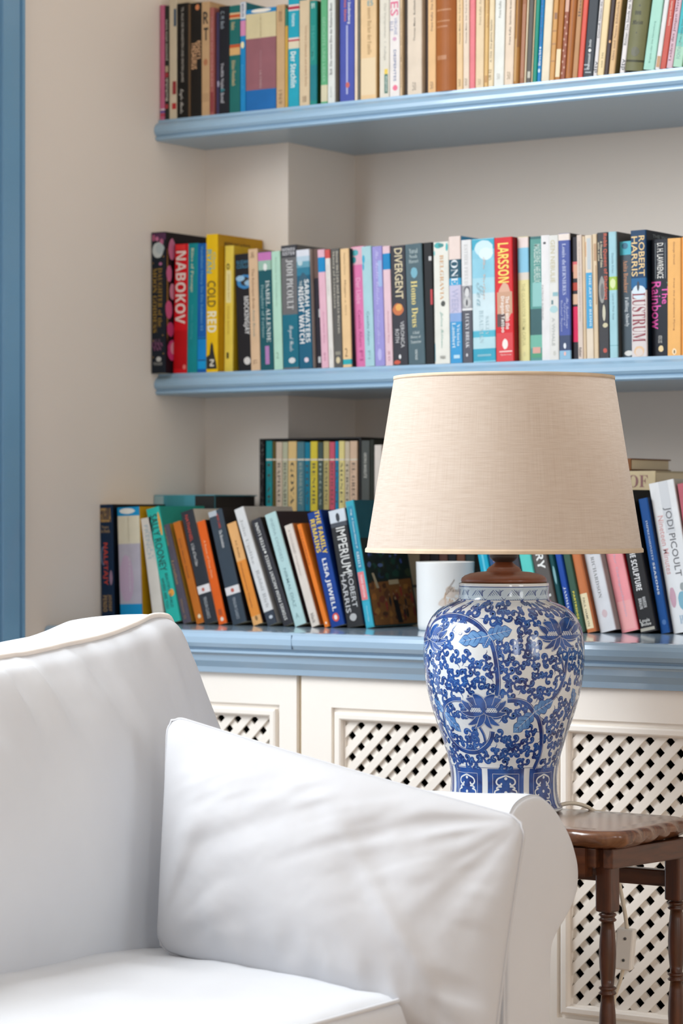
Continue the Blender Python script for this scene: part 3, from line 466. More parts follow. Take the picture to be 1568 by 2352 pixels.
('tall golden yellow thriller showing a black castle rock on the middle shelf', 0.1044, 0.0246, 0.004, 1.292, 0.2385, 0.134, 0.0, 'f4c60c', 'd09c10', 0, 0.0, [('t', '5cb0b8', 0.111, 0.282, 0.1, 0.5, 'RYAN', 'b', 'd'), ('t', '8cbcb0', 0.13, 0.256, 0.6, 0.85, 'Chris', 'n', 'd'), ('t', '1c1a10', 0.338, 0.528, 0.12, 0.85, 'COLD', 'n', 'd'), ('t', 'f8f4dc', 0.56, 0.712, 0.12, 0.9, 'RED', 'b', 'd'), ('p', '1a1a14', 0.781, 0.977, 0, 1), ('t', 'e8e4d4', 0.908, 0.958, 0.35, 0.7, 'N', 'b', 'd'), ('ct', '3a2c08', 0.051, 0.076, 0.15, 0.72, 'BESTSELLING AUTHOR', 1), ('ce', '7c2410', 0.07, 0.117, 0.74, 0.9, '', 1)]),
('pale yellow book with cream label and black ring on the middle shelf', 0.1294, 0.0189, 0.022, 1.292, 0.2189, 0.128, 0.0086, 'f0d558', 'e0b820', 0, 0.0, [('e', '1c1a10', 0.141, 0.189, 0.2, 0.6), ('e', 'f0d558', 0.152, 0.179, 0.3, 0.5), ('r', 'f4e8a8', 0.196, 0.451, 0.2, 0.75), ('t', 'c8a840', 0.224, 0.431, 0.35, 0.6, 'JOANNA RAY', 'n', 'd'), ('t', 'c8a030', 0.472, 0.706, 0.35, 0.6, 'YOGA BOOK', 'n', 'd'), ('r', '3c3008', 0.844, 0.892, 0.3, 0.55)]),
('black paperback with a blue winged ring on the middle shelf', 0.1574, 0.0424, 0.026, 1.292, 0.2033, 0.128, -0.0413, '201e23', '141216', 0, 0.0, [('t', '3c90b4', 0.056, 0.085, 0.1, 0.95, 'SUZANNE', 'n', 'h'), ('t', '3c90b4', 0.093, 0.123, 0.1, 0.95, 'COLLINS', 'n', 'h'), ('e', '2c88c8', 0.174, 0.301, 0.05, 0.95), ('e', '201e23', 0.197, 0.278, 0.25, 0.75), ('e', '9cc8e8', 0.182, 0.234, 0.0, 0.5), ('e', '9cc8e8', 0.226, 0.278, 0.45, 1), ('t', 'e8e8e8', 0.364, 0.687, 0.35, 0.65, 'MOCKINGJAY', 'b', 'd'), ('t', '3c90b4', 0.419, 0.642, 0.75, 0.9, 'THE HUNGER GAMES', 'n', 'd'), ('e', 'e8e4e0', 0.876, 0.947, 0.3, 0.65)]),
('beige paperback left of the dark teal one on the middle shelf', 0.2003, 0.0198, 0.004, 1.292, 0.2081, 0.19, -0.031, 'dcbb98', 'b8946c', 0, 0.0, [('t', '8c6c50', 0.025, 0.075, 0.25, 0.65, 'Se', 'c', 'h'), ('t', '8c6c4c', 0.162, 0.492, 0.35, 0.6, 'The Reluctant Bride', 'n', 'd'), ('t', '8c9488', 0.499, 0.725, 0.35, 0.6, 'Anita Brook', 'n', 'd'), ('t', '8c6c50', 0.916, 0.952, 0.3, 0.7, 'LL', 'n', 'd')]),
('dark teal novel with a pink head and small pale crest on the middle shelf', 0.2205, 0.0279, 0.004, 1.292, 0.2018, 0.128, -0.0318, '0f5661', 'c8bc9c', 0, 0.0, [('r', 'c878b8', 0.004, 0.074, 0, 1), ('r', '9cc0b0', 0.074, 0.155, 0, 1), ('e', 'e8ece8', 0.096, 0.163, 0.4, 0.7), ('t', 'd8e0dc', 0.244, 0.765, 0.55, 0.85, 'ISABEL ALLENDE', 's', 'd'), ('t', '8cb0b0', 0.277, 0.728, 0.15, 0.42, 'Daughter of Fortune', 's', 'd'), ('r', 'b078b4', 0.798, 0.953, 0.4, 0.7)]),
('mint paperback with thin grey lettering on the middle shelf', 0.2488, 0.0186, 0.004, 1.292, 0.2018, 0.128, -0.0316, 'b5ddc9', 'b5ddc9', 0, 0.0, [('t', '98b8a4', 0.052, 0.471, 0.4, 0.6, 'Stories by Somebody', 'n', 'd'), ('t', '8cac98', 0.854, 0.906, 0.3, 0.6, '2', 'n', 'h')]),
('grey and teal novel with white capitals on the middle shelf', 0.2678, 0.0329, 0.004, 1.292, 0.2103, 0.128, -0.0258, '6b6a6c', '6b6a6c', 0, 0.0, [('r', '3a3a40', 0.0, 0.099, 0, 1), ('t', 'c8c8cc', 0.021, 0.046, 0.1, 0.9, 'MINDS', 'b', 'h'), ('t', 'c8c8cc', 0.053, 0.081, 0.1, 0.9, 'SISTER', 'b', 'h'), ('t', 'd8d8d8', 0.116, 0.518, 0.3, 0.75, 'JODI PICOULT', 's', 'd'), ('r', '0e6a80', 0.56, 0.987, 0, 1), ('t', 'd4dcdc', 0.648, 0.856, 0.35, 0.7, 'Beyond Words', 'c', 'd'), ('e', 'd8dcdc', 0.906, 0.955, 0.35, 0.8)]),
('teal forest novel with two rows of white capitals on the middle shelf', 0.3012, 0.0272, 0.004, 1.292, 0.2012, 0.128, -0.0357, '125e7c', 'c8bcb4', 0, 0.0, [('r', 'dfe2ec', 0.0, 0.055, 0, 1), ('r', 'b8d0e0', 0.055, 0.099, 0, 1), ('r', '6aa4b8', 0.099, 0.15, 0, 1), ('r', '2c7c98', 0.15, 0.217, 0, 1), ('e', 'bcd4dc', 0.084, 0.136, 0.1, 0.5), ('e', '0e5068', 0.187, 0.459, 0.1, 0.9), ('t', 'e8ecec', 0.253, 0.782, 0.58, 0.92, 'SARAH WATERS', 'b', 'd'), ('t', 'f0f0f0', 0.312, 0.789, 0.12, 0.5, 'NIGHT WATCH', 'b', 'd'), ('t', 'd0dcdc', 0.261, 0.305, 0.2, 0.4, 'THE', 'n', 'd'), ('e', 'e4d4e0', 0.906, 0.951, 0.4, 0.75)]),
('brown and black narrow book between teal and pink spines on the middle shelf', 0.3288, 0.0175, 0.014, 1.292, 0.2022, 0.128, -0.0354, '6b544c', '241c24', 0, 0.0, [('r', '241e2a', 0.244, 0.992, 0, 1), ('r', 'c8c8c8', 0.503, 0.573, 0.5, 0.8), ('r', 'c8c8c8', 0.901, 0.952, 0.3, 0.6)]),
('pink paperback with blue patch, left of the white one on the middle shelf', 0.3467, 0.0147, 0.004, 1.292, 0.1997, 0.128, -0.0445, 'e7b7c8', 'e7b7c8', 0, 0.0, [('r', '0e8cc8', 0.066, 0.191, 0, 1), ('t', 'c884a0', 0.523, 0.795, 0.4, 0.65, 'Arundhati Roy', 'n', 'd'), ('t', 'c884a0', 0.869, 0.942, 0.4, 0.65, '50', 'n', 'd')]),
('white paperback with a red head on the middle shelf', 0.3618, 0.0104, 0.004, 1.292, 0.1989, 0.128, -0.0446, 'e7e3de', 'e7e3de', 0, 0.0, [('r', 'd25450', 0.0, 0.074, 0, 1), ('t', 'c8c4c0', 0.133, 0.391, 0.4, 0.6, 'Paulo Coelho', 'n', 'd'), ('t', 'c8c4c0', 0.834, 0.93, 0.4, 0.6, 'dtv', 'n', 'd')]),
('grey paperback with typewriter title on the middle shelf', 0.3726, 0.017, 0.004, 1.292, 0.1996, 0.128, -0.0354, '5d5b58', '5d5b58', 0, 0.0, [('t', 'd8d0bc', 0.022, 0.715, 0.6, 0.88, 'Rene Wellek and Austin Warren', 'm', 'd'), ('t', 'd8d0bc', 0.022, 0.499, 0.15, 0.45, 'Theory of Literature', 'm', 'd'), ('r', '8c8878', 0.866, 0.895, 0.2, 0.8), ('e', 'd8c8a0', 0.91, 0.968, 0.25, 0.75)]),
('peach-tan paperback with turquoise foot on the middle shelf', 0.39, 0.0177, 0.004, 1.292, 0.1986, 0.128, -0.031, 'ecc896', '1c2c30', 0, 0.0, [('t', 'a8845c', 0.037, 0.221, 0.4, 0.6, 'Stephen Crane', 'n', 'd'), ('t', 'a8845c', 0.265, 0.559, 0.4, 0.6, 'Maggie a Girl', 'n', 'd'), ('t', '8c6c44', 0.839, 0.912, 0.3, 0.6, '2', 'c', 'h'), ('r', '2cacb4', 0.934, 0.978, 0, 1)]),
('hot pink paperback with pale blossom head on the middle shelf', 0.4081, 0.026, 0.016, 1.292, 0.2019, 0.128, -0.0522, 'e97db2', 'e97db2', 0, 0.0, [('r', 'ecb8c8', 0.004, 0.152, 0, 1), ('e', '4ab0b8', 0.022, 0.08, 0.05, 0.6), ('e', '2c98a0', 0.08, 0.138, 0.0, 0.4), ('t', 'f4b0d0', 0.261, 0.478, 0.3, 0.65, 'Der Liebe', 'n', 'd'), ('t', 'c04888', 0.529, 0.834, 0.35, 0.6, 'Cecelia Ahern', 'n', 'd'), ('t', 'c04888', 0.863, 0.95, 0.35, 0.6, 'FI', 'n', 'd')]),
('light aqua paperback with a blue torn patch on the middle shelf', 0.4346, 0.0195, 0.004, 1.292, 0.1999, 0.128, -0.0392, 'aad2da', 'aad2da', 0, 0.0, [('e', '10a4c8', 0.069, 0.142, 0.0, 0.35), ('e', '10a4c8', 0.135, 0.2, 0.05, 0.25), ('t', '6c98a4', 0.542, 0.825, 0.35, 0.6, 'Cecelia Ahern', 'n', 'd'), ('t', '8cb4bc', 0.869, 0.942, 0.35, 0.6, 'FI', 'n', 'd')]),
('lavender paperback with white script on the middle shelf', 0.4545, 0.0203, 0.004, 1.292, 0.1988, 0.128, -0.0348, '9c96d6', '9c96d6', 0, 0.0, [('t', 'c8c4f0', 0.033, 0.485, 0.35, 0.65, 'The Marble Collector', 'c', 'd'), ('r', '98b0e0', 0.12, 0.339, 0.55, 1), ('t', 'c0bcec', 0.529, 0.82, 0.35, 0.65, 'Cecelia Ahern', 'c', 'd'), ('e', 'b8b4e8', 0.85, 0.959, 0.3, 0.7)]),
('pale pink paperback with a cobalt patch by black spine on the middle shelf', 0.4752, 0.015, 0.004, 1.292, 0.1984, 0.128, -0.0347, 'e7c6cf', 'e7c6cf', 0, 0.0, [('r', '0e88c4', 0.062, 0.197, 0, 1), ('t', 'c890a0', 0.539, 0.816, 0.4, 0.65, 'Arundhati Roy', 'n', 'd'), ('t', 'c890a0', 0.875, 0.962, 0.4, 0.65, '50', 'n', 'd')]),
('charcoal novel with cream capitals and a fiery ball on the middle shelf', 0.4907, 0.0295, 0.004, 1.292, 0.1975, 0.128, -0.0348, '35353d', '35353d', 0, 0.0, [('t', 'e4d4ac', 0.022, 0.446, 0.28, 0.8, 'DIVERGENT', 'n', 'd'), ('e', 'c86828', 0.479, 0.588, 0.05, 0.8), ('e', 'e8a848', 0.486, 0.548, 0.25, 0.7), ('t', 'c8c8c8', 0.636, 0.855, 0.55, 0.8, 'VERONICA', 'n', 'd'), ('t', 'c8c8c8', 0.698, 0.811, 0.2, 0.45, 'ROTH', 'n', 'd'), ('e', 'e8e8e8', 0.91, 0.95, 0.38, 0.55), ('e', 'c84828', 0.957, 0.994, 0, 0.5)]),
('thick slate grey-blue book with a yellow title on the middle shelf', 0.5206, 0.0328, 0.004, 1.292, 0.1988, 0.128, -0.0386, '506770', '16181b', 0, 0.0, [('t', 'b8c8c8', 0.04, 0.08, 0.25, 0.75, 'Yuval', 's', 'h'), ('t', 'b8c8c8', 0.09, 0.119, 0.25, 0.72, 'Noah', 's', 'h'), ('t', 'b8c8c8', 0.13, 0.159, 0.22, 0.78, 'Harari', 's', 'h'), ('e', '6cacc0', 0.192, 0.286, 0.3, 0.72), ('t', 'f0dc84', 0.307, 0.691, 0.3, 0.66, 'Homo Deus', 's', 'd'), ('t', 'c8d4d4', 0.723, 0.749, 0.3, 0.72, 'A Brief', 's', 'h'), ('t', 'c8d4d4', 0.76, 0.788, 0.18, 0.78, 'History of', 's', 'h'), ('t', 'c8d4d4', 0.799, 0.825, 0.18, 0.8, 'Tomorrow', 's', 'h'), ('t', 'c8d4d4', 0.875, 0.962, 0.42, 0.56, 'VINTAGE', 'b', 'd')]),
('black book with a red vertical bar on the middle shelf', 0.5538, 0.0173, 0.004, 1.292, 0.1996, 0.128, -0.0254, '151518', '101012', 0, 0.0, [('r', 'c01c28', 0.387, 0.512, 0.7, 0.95), ('t', 'c8c8c8', 0.115, 0.15, 0.6, 0.9, '1', 'c', 'h')]),
('ivory novel with orange capitals and turquoise leaves on the middle shelf', 0.5715, 0.0295, 0.004, 1.292, 0.1992, 0.128, -0.0169, 'e7e7de', 'e7e7de', 0, 0.0, [('e', '2ca8a8', 0.004, 0.054, 0.05, 0.6), ('e', '1c8484', 0.011, 0.047, 0.3, 0.7), ('e', '28b0b4', 0.011, 0.082, 0.8, 1), ('e', '40bcc0', 0.068, 0.111, 0, 0.12), ('t', 'd09858', 0.107, 0.476, 0.42, 0.66, 'BELGRAVIA', 's', 'd'), ('e', '3a3c34', 0.483, 0.533, 0.45, 0.75), ('t', '7cb0a4', 0.573, 0.87, 0.38, 0.6, 'Julian Fellowes', 'c', 'd'), ('t', '8c8c84', 0.934, 0.963, 0.35, 0.7, 'W&N', 'n', 'h'), ('r', '28a8c4', 0.834, 0.977, 0, 0.06)]),
('cream-topped novel with a sea blue foot, taller than its neighbours on the middle shelf', 0.6014, 0.0229, 0.004, 1.292, 0.2069, 0.128, -0.0202, '3c9cd4', '3c9cd4', 0, 0.0, [('r', 'ead8d0', 0.0, 0.182, 0, 1), ('r', '245468', 0.182, 0.33, 0, 1), ('r', '38a8d8', 0.33, 0.385, 0, 1), ('r', 'c8c4dc', 0.385, 0.605, 0, 1), ('r', '88a8d8', 0.605, 0.673, 0, 1), ('t', 'e4ecf0', 0.186, 0.381, 0.2, 0.75, 'ONE', 's', 'd'), ('t', 'b0b0d0', 0.416, 0.605, 0.2, 0.75, 'WEEK', 'n', 'd'), ('t', 'd8ecf4', 0.694, 0.866, 0.6, 0.85, 'Victoria', 's', 'd'), ('t', 'd8ecf4', 0.68, 0.88, 0.2, 0.5, 'Lambert', 's', 'd'), ('r', 'b8dcec', 0.935, 0.962, 0.3, 0.8)]),
('white and slate novel with a portrait photograph on the middle shelf', 0.6247, 0.0196, 0.004, 1.292, 0.1998, 0.128, -0.0166, '585862', '585862', 0, 0.0, [('r', 'e5e5e5', 0.0, 0.372, 0, 1), ('t', 'c4c4c4', 0.035, 0.365, 0.3, 0.65, 'ESTHER FREUD', 's', 'd'), ('r', 'a4a4a8', 0.372, 0.567, 0, 1), ('e', '585860', 0.372, 0.454, 0.2, 0.85), ('e', 'd4d4d4', 0.39, 0.468, 0.3, 0.75), ('e', 'c0c0c0', 0.461, 0.553, 0.15, 0.9), ('e', '3c3c44', 0.482, 0.539, 0.4, 0.6), ('r', 'e8e8e8', 0.557, 0.574, 0, 1), ('t', 'e4e4e8', 0.599, 0.879, 0.35, 0.7, 'LUCKY BREAK', 's', 'd'), ('e', 'd0d0d4', 0.922, 0.95, 0.35, 0.55)]),
('wide sky blue novel with clouds and faint grey names on the middle shelf', 0.6447, 0.0429, 0.004, 1.292, 0.2001, 0.128, -0.0165, '88c8de', '88c8de', 0, 0.0, [('r', '40acc8', 0.007, 0.088, 0, 1), ('e', 'c8e4ec', 0.011, 0.148, 0.1, 1), ('e', 'd8ecf0', 0.071, 0.177, 0.3, 0.95), ('r', '90cce0', 0.162, 0.318, 0, 1), ('r', 'acd8e6', 0.318, 0.441, 0, 1), ('r', 'cfe3e9', 0.441, 0.742, 0, 1), ('t', 'a8c4cc', 0.579, 0.847, 0.3, 0.48, 'BEAUMAN', 's', 'd'), ('t', 'a8c4cc', 0.629, 0.784, 0.58, 0.72, 'SALLY', 's', 'd'), ('t', 'd8b8a8', 0.148, 0.494, 0.5, 0.6, 'The Visitors', 'c', 'd'), ('t', '90b4c0', 0.353, 0.547, 0.2, 0.5, 'Sea', 'c', 'd'), ('r', '54b8d0', 0.749, 0.798, 0, 1), ('r', 'b8dce4', 0.798, 0.89, 0, 1), ('r', '38a4c0', 0.89, 0.989, 0, 1), ('r', '7cb4c4', 0.936, 0.953, 0.2, 0.8)]),
('red thriller with yellow capitals on top on the middle shelf', 0.688, 0.0336, 0.004, 1.292, 0.1999, 0.128, -0.0204, 'd9242c', '8c1a22', 0, 0.0, [('t', 'f4dc5c', 0.046, 0.366, 0.2, 0.8, 'LARSSON', 'b', 'd'), ('e', 'd8a88c', 0.362, 0.679, 0.1, 1.0), ('r', 'c89878', 0.44, 0.616, 0.12, 0.95), ('r', '4c2c28', 0.616, 0.721, 0.1, 0.55), ('t', 'f4ece4', 0.478, 0.742, 0.58, 0.8, 'The Girl with the', 'b', 'd'), ('t', 'f4ece4', 0.475, 0.767, 0.28, 0.52, 'Dragon Tattoo', 'b', 'd'), ('r', 'd9242c', 0.77, 1.0, 0.05, 0.95), ('e', 'f0e8e0', 0.816, 0.904, 0.36, 0.68), ('r', 'f0d0c8', 0.915, 0.925, 0.2, 0.9), ('t', 'f0d0c8', 0.939, 0.953, 0.25, 0.85, 'Quercus', 'n', 'h')]),
('pale yellow paperback with cream and blue bands on the middle shelf', 0.722, 0.0206, 0.018, 1.292, 0.2005, 0.128, -0.0162, 'e6dd9e', '3a2418', 0, 0.0, [('r', 'ecdcd8', 0.004, 0.088, 0, 1), ('r', '8ccae6', 0.088, 0.287, 0, 1), ('r', 'e0d8cc', 0.287, 0.347, 0, 1), ('t', 'c4bc80', 0.375, 0.875, 0.35, 0.65, 'THE GLADIATOR FROM CAPUA', 'n', 'd'), ('e', 'd4cc90', 0.921, 0.963, 0.4, 0.65)]),
('sea-green paperback with a dark lower panel on the middle shelf', 0.743, 0.0259, 0.018, 1.292, 0.1998, 0.128, -0.004, '5c9c94', '3c2a1e', 0, 0.0, [('r', '3c7070', 0.0, 0.021, 0, 1), ('t', 'c8dcd4', 0.063, 0.371, 0.3, 0.75, 'MADELEINE L HEUREUX', 'n', 'd'), ('r', '84c0bc', 0.371, 0.563, 0.2, 0.9), ('r', '3c6468', 0.581, 0.791, 0, 1), ('r', '74b8a4', 0.791, 0.896, 0, 1), ('r', 'd8a090', 0.889, 0.938, 0.2, 0.75), ('r', '3c9870', 0.938, 0.973, 0.1, 0.9)]),
('plain white paperback with a tiny black bird on the middle shelf', 0.7693, 0.0166, 0.01, 1.292, 0.1998, 0.128, -0.012, 'e8e6e6', 'e8e6e6', 0, 0.0, [('e', '2c3038', 0.052, 0.073, 0.25, 0.6), ('t', 'a8a4a4', 0.397, 0.676, 0.05, 0.25, 'PATRICK SUSKIND', 'n', 'd')]),
('white paperback with a swallow and pale teal wave on the middle shelf', 0.7863, 0.0178, 0.004, 1.292, 0.1983, 0.128, -0.008, 'dededa', 'dededa', 0, 0.0, [('t', 'c4bc98', 0.038, 0.381, 0.2, 0.65, 'GEN NEBULIE', 'n', 'd'), ('r', '88b4bc', 0.458, 0.49, 0.4, 1), ('r', '5c7c84', 0.521, 0.556, 0.25, 0.45), ('e', 'a8ccd0', 0.563, 0.626, 0.0, 1), ('t', 'b4b8b4', 0.661, 0.888, 0.3, 0.6, 'A WHALE', 'n', 'd'), ('e', 'c4c4bc', 0.927, 0.969, 0.4, 0.7)]),
('violet-blue novel with white capitals and bunting foot on the middle shelf', 0.8045, 0.021, 0.004, 1.292, 0.2001, 0.128, -0.0119, '4b5ba2', '1c1a1e', 0, 0.0, [('r', 'ece0d8', 0.003, 0.055, 0, 1), ('t', 'c4cce8', 0.08, 0.253, 0.35, 0.66, 'Louis de', 's', 'd'), ('t', 'c4cce8', 0.259, 0.488, 0.35, 0.66, 'BERNIERES', 's', 'd'), ('t', 'b4bce0', 0.512, 0.754, 0.65, 0.85, 'The Troublesome', 'c', 'd'), ('t', 'b4bce0', 0.553, 0.737, 0.42, 0.6, 'Offspring of', 'c', 'd'), ('t', 'b4bce0', 0.529, 0.778, 0.12, 0.35, 'Cardinal Guzman', 'c', 'd'), ('r', '3c4a6a', 0.809, 0.927, 0, 1), ('e', 'e4e8f0', 0.868, 0.917, 0.38, 0.62), ('r', '90bcd8', 0.93, 1.0, 0, 1), ('e', 'ecb8b0', 0.937, 0.972, 0.4, 0.6)]),
('narrow black and hot pink book beside the violet-blue novel on the middle shelf', 0.8259, 0.0121, 0.01, 1.292, 0.194, 0.128, -0.0122, '25202a', '25202a', 0, 0.0, [('r', 'd85058', 0.203, 0.285, 0.1, 1), ('r', 'd8a080', 0.225, 0.339, 0.2, 0.8), ('r', 'b84030', 0.374, 0.438, 0, 1), ('r', 'd8b090', 0.467, 0.552, 0.1, 0.8), ('r', 'dc1c58', 0.57, 0.859, 0.0, 1)]),
('beige paperback with fine brown upright line on the middle shelf', 0.8384, 0.0098, 0.004, 1.292, 0.1961, 0.128, -0.016, 'd9c9bd', 'd9c9bd', 0, 0.0, [('t', 'a08c80', 0.049, 0.703, 0.35, 0.6, 'THE ALEXANDRIAN QUARTET LAWRENCE DURRELL', 's', 'd'), ('t', '5c504c', 0.907, 0.984, 0.2, 0.7, 'faber', 'b', 'd')]),
('coverless worn book showing tan page edges on the middle shelf', 0.8486, 0.0049, 0.004, 1.292, 0.1935, 0.128, -0.0162, 'd9c2a2', 'd9c2a2', 0, 0.0, []),
('tattered book with torn sky blue cover strip on the middle shelf', 0.8539, 0.0132, 0.004, 1.292, 0.1947, 0.128, -0.0201, 'e2d4c0', 'e2d4c0', 0, 0.0, [('r', 'b8c0c4', 0.025, 0.279, 0.3, 0.8), ('r', 'd4a070', 0.053, 0.173, 0, 0.2), ('r', '0e98cc', 0.304, 0.757, 0.1, 0.92), ('t', 'c8e4f0', 0.322, 0.739, 0.5, 0.8, 'THE ART OF BEING', 'b', 'd')]),
('worn tan book with loose yellowed pages on the middle shelf', 0.8675, 0.008, 0.004, 1.292, 0.1959, 0.128, -0.0199, 'ddc8a8', 'ddc8a8', 0, 0.0, [('r', 'b89068', 0.077, 0.217, 0.3, 0.9), ('r', 'b08860', 0.252, 0.568, 0.6, 0.8)]),
('charcoal paperback with orange headline and a rocky face on the middle shelf', 0.8759, 0.019, 0.004, 1.292, 0.1975, 0.128, -0.0197, '3b3b3f', '3b3b3f', 0, 0.0, [('t', 'c84c22', 0.01, 0.538, 0.55, 0.95, 'Robb Queen of Shadows', 'b', 'd'), ('t', 'd8ccac', 0.069, 0.278, 0.3, 0.5, 'A Thousand Tides', 'b', 'd'), ('t', 'd8ccac', 0.076, 0.226, 0.08, 0.24, 'with a new', 'b', 'd'), ('e', '8c8c88', 0.344, 0.573, 0.1, 0.7), ('e', '5c5c5c', 0.4, 0.538, 0.25, 0.6), ('e', 'c8c4ac', 0.573, 0.712, 0.4, 0.7), ('e', 'c8c09c', 0.719, 0.761, 0.4, 0.9), ('e', 'b8402c', 0.921, 0.962, 0.4, 0.8)]),
('powder blue paperback with a lime green square on the middle shelf', 0.8952, 0.0143, 0.004, 1.292, 0.1977, 0.135, -0.0156, 'a2ced9', '5c5c5c', 0, 0.0, [('t', '6c98a8', 0.17, 0.329, 0.4, 0.65, 'Daniela Krien', 'n', 'd'), ('r', 'a4c454', 0.356, 0.464, 0, 1), ('e', 'd4e0a4', 0.37, 0.453, 0.15, 0.85), ('t', '7ca4b0', 0.491, 0.699, 0.4, 0.65, 'Love in Five Acts', 'n', 'd'), ('r', '80b0bc', 0.9, 0.907, 0, 1)]),
('slim slate paperback with orange and white title on the middle shelf', 0.91, 0.0233, 0.016, 1.292, 0.1824, 0.128, -0.0296, '4c5b66', '0c4c54', 0, 0.0, [('r', '58c0d4', 0.0, 0.116, 0, 1), ('e', '1c6c8c', 0.008, 0.068, 0.2, 0.7), ('t', 'd09060', 0.162, 0.443, 0.3, 0.65, 'Anita Brookner', 's', 'd'), ('t', 'd8e0e4', 0.481, 0.736, 0.3, 0.65, 'Falling Slowly', 's', 'd'), ('e', 'e4e4e0', 0.939, 0.988, 0.2, 0.9)]),
('tall dark blue novel with white lower half and maroon title on the middle shelf', 0.9337, 0.0274, 0.004, 1.292, 0.1975, 0.18, -0.0116, '0f3c62', '0e1c2c', 0, 0.0, [('t', 'e8c888', 0.045, 0.365, 0.52, 0.9, 'ROBERT', 'n', 'd'), ('t', 'e8c888', 0.048, 0.365, 0.06, 0.45, 'HARRIS', 'n', 'd'), ('r', '1c6498', 0.379, 0.462, 0, 1), ('e', 'd0e0ec', 0.431, 0.551, 0.0, 1), ('e', '0c2038', 0.4, 0.483, 0.38, 0.55), ('r', 'd9d2d2', 0.476, 1.0, 0, 1), ('t', '8c1c34', 0.496, 0.882, 0.08, 0.92, 'LUSTRUM', 's', 'd'), ('e', 'e0bc94', 0.913, 1.0, 0.15, 0.85), ('e', 'd9ccc4', 0.931, 1.0, 0.25, 0.75), ('ct', '7c8c94', 0.028, 0.055, 0.12, 1.0, "THE WORLD'S CLASSICS P", 1)]),
('dark navy paperback with a magenta title on the middle shelf', 0.9615, 0.034, 0.018, 1.292, 0.1829, 0.128, -0.0083, '141b29', '141b29', 0, 0.0, [('r', '8c98a0', 0.033, 0.335, 0.22, 0.24), ('r', '8c98a0', 0.033, 0.335, 0.72, 0.74), ('t', 'e8e8e4', 0.033, 0.335, 0.32, 0.64, 'D. H. LAWRENCE', 'n', 'd'), ('t', 'e84cb4', 0.405, 0.554, 0.55, 0.88, 'The', 'n', 'd'), ('t', 'e84cb4', 0.361, 0.766, 0.03, 0.5, 'Rainbow', 'n', 'd'), ('t', 'c8c8c4', 0.822, 0.885, 0.35, 0.55, 'MODERN CLASSICS', 'n', 'd'), ('e', 'ecd4a0', 0.903, 0.963, 0.35, 0.62), ('r', '3c7c78', 0.033, 0.041, 0.86, 0.9), ('r', '3c7c78', 0.368, 0.379, 0.8, 0.9), ('r', '3c7c78', 0.833, 0.848, 0.84, 0.9)]),
('apricot orange paperback with thin brown name on the middle shelf', 0.9959, 0.0236, 0.004, 1.292, 0.1816, 0.128, 0.0, 'eeb56a', 'eeb56a', 0, 0.0, [('t', 'a8743c', 0.03, 0.223, 0.4, 0.56, 'George Orwell', 'n', 'd'), ('t', 'a8743c', 0.342, 0.787, 0.42, 0.56, 'Keep the Aspidistra Flying', 'n', 'd'), ('e', 'f4dcb4', 0.936, 0.995, 0.35, 0.68), ('e', '6c5434', 0.951, 0.984, 0.46, 0.58)]),
('deep orange paperback at the far right on the middle shelf', 1.02, 0.0209, 0.004, 1.292, 0.1822, 0.128, 0.0, 'e8a052', 'e8a052', 0, 0.0, [('t', '8c5c2c', 0.041, 0.572, 0.4, 0.56, 'George Orwell', 'n', 'd')]),
]),
('leaning books on the left of the worktop',[
('dark navy hardback at the far left with gold and red lettering behind the armchair', 0.0036, 0.0275, -0.158, 0.862, 0.2007, 0.15, -0.0237, '0d2b49', '08101c', 0, 0.0, [('t', 'c09858', 0.03, 0.152, 0.05, 0.9, 'GIZELLA', 'b', 'h'), ('t', 'c0a070', 0.181, 0.203, 0.15, 0.7, 'Tears', 's', 'h'), ('t', 'c0a070', 0.211, 0.24, 0.1, 0.8, 'in Dark', 's', 'h'), ('e', '6c84a8', 0.355, 0.521, 0.05, 0.4), ('e', '0d2b49', 0.366, 0.51, 0.12, 0.45), ('t', 'd04430', 0.325, 0.684, 0.2, 0.6, 'NALETAJY', 'b', 'd'), ('e', 'a08098', 0.558, 0.688, 0.7, 0.95), ('t', 'b09060', 0.773, 0.91, 0.15, 0.5, 'PENDO', 'b', 'd'), ('t', 'b09060', 0.765, 0.906, 0.55, 0.85, 'JOZSEF', 'b', 'd')]),
('thick novel banded sky blue, cream and lilac behind the armchair', 0.038, 0.0469, -0.15, 0.862, 0.1956, 0.128, -0.0387, 'b9b4c1', 'd8a418', 0, 0.0, [('r', '1494cc', 0.0, 0.076, 0, 1), ('e', 'ecece4', 0.008, 0.061, 0.1, 0.85), ('r', 'e0d8c0', 0.076, 0.318, 0, 1), ('t', 'c8c0a8', 0.091, 0.303, 0.48, 0.54, 'MARGARET', 'n', 'd'), ('e', 'c0a8c0', 0.394, 0.848, 0, 0.7), ('t', 'd0ccd4', 0.432, 0.734, 0.48, 0.54, 'ATWOOD', 'n', 'd'), ('r', '1494cc', 0.84, 0.962, 0, 1)]),
('off-white paperback with faded grey-blue title behind the armchair', 0.1052, 0.0238, -0.145, 0.862, 0.1784, 0.125, -0.1574, 'ddd7cd', 'ddd7cd', 0, 0.0, [('t', 'a8b8c0', 0.067, 0.388, 0.25, 0.6, 'FRENCH', 'n', 'd'), ('t', 'b8c4c4', 0.138, 0.408, 0.6, 0.85, 'EXIT', 'n', 'd')]),
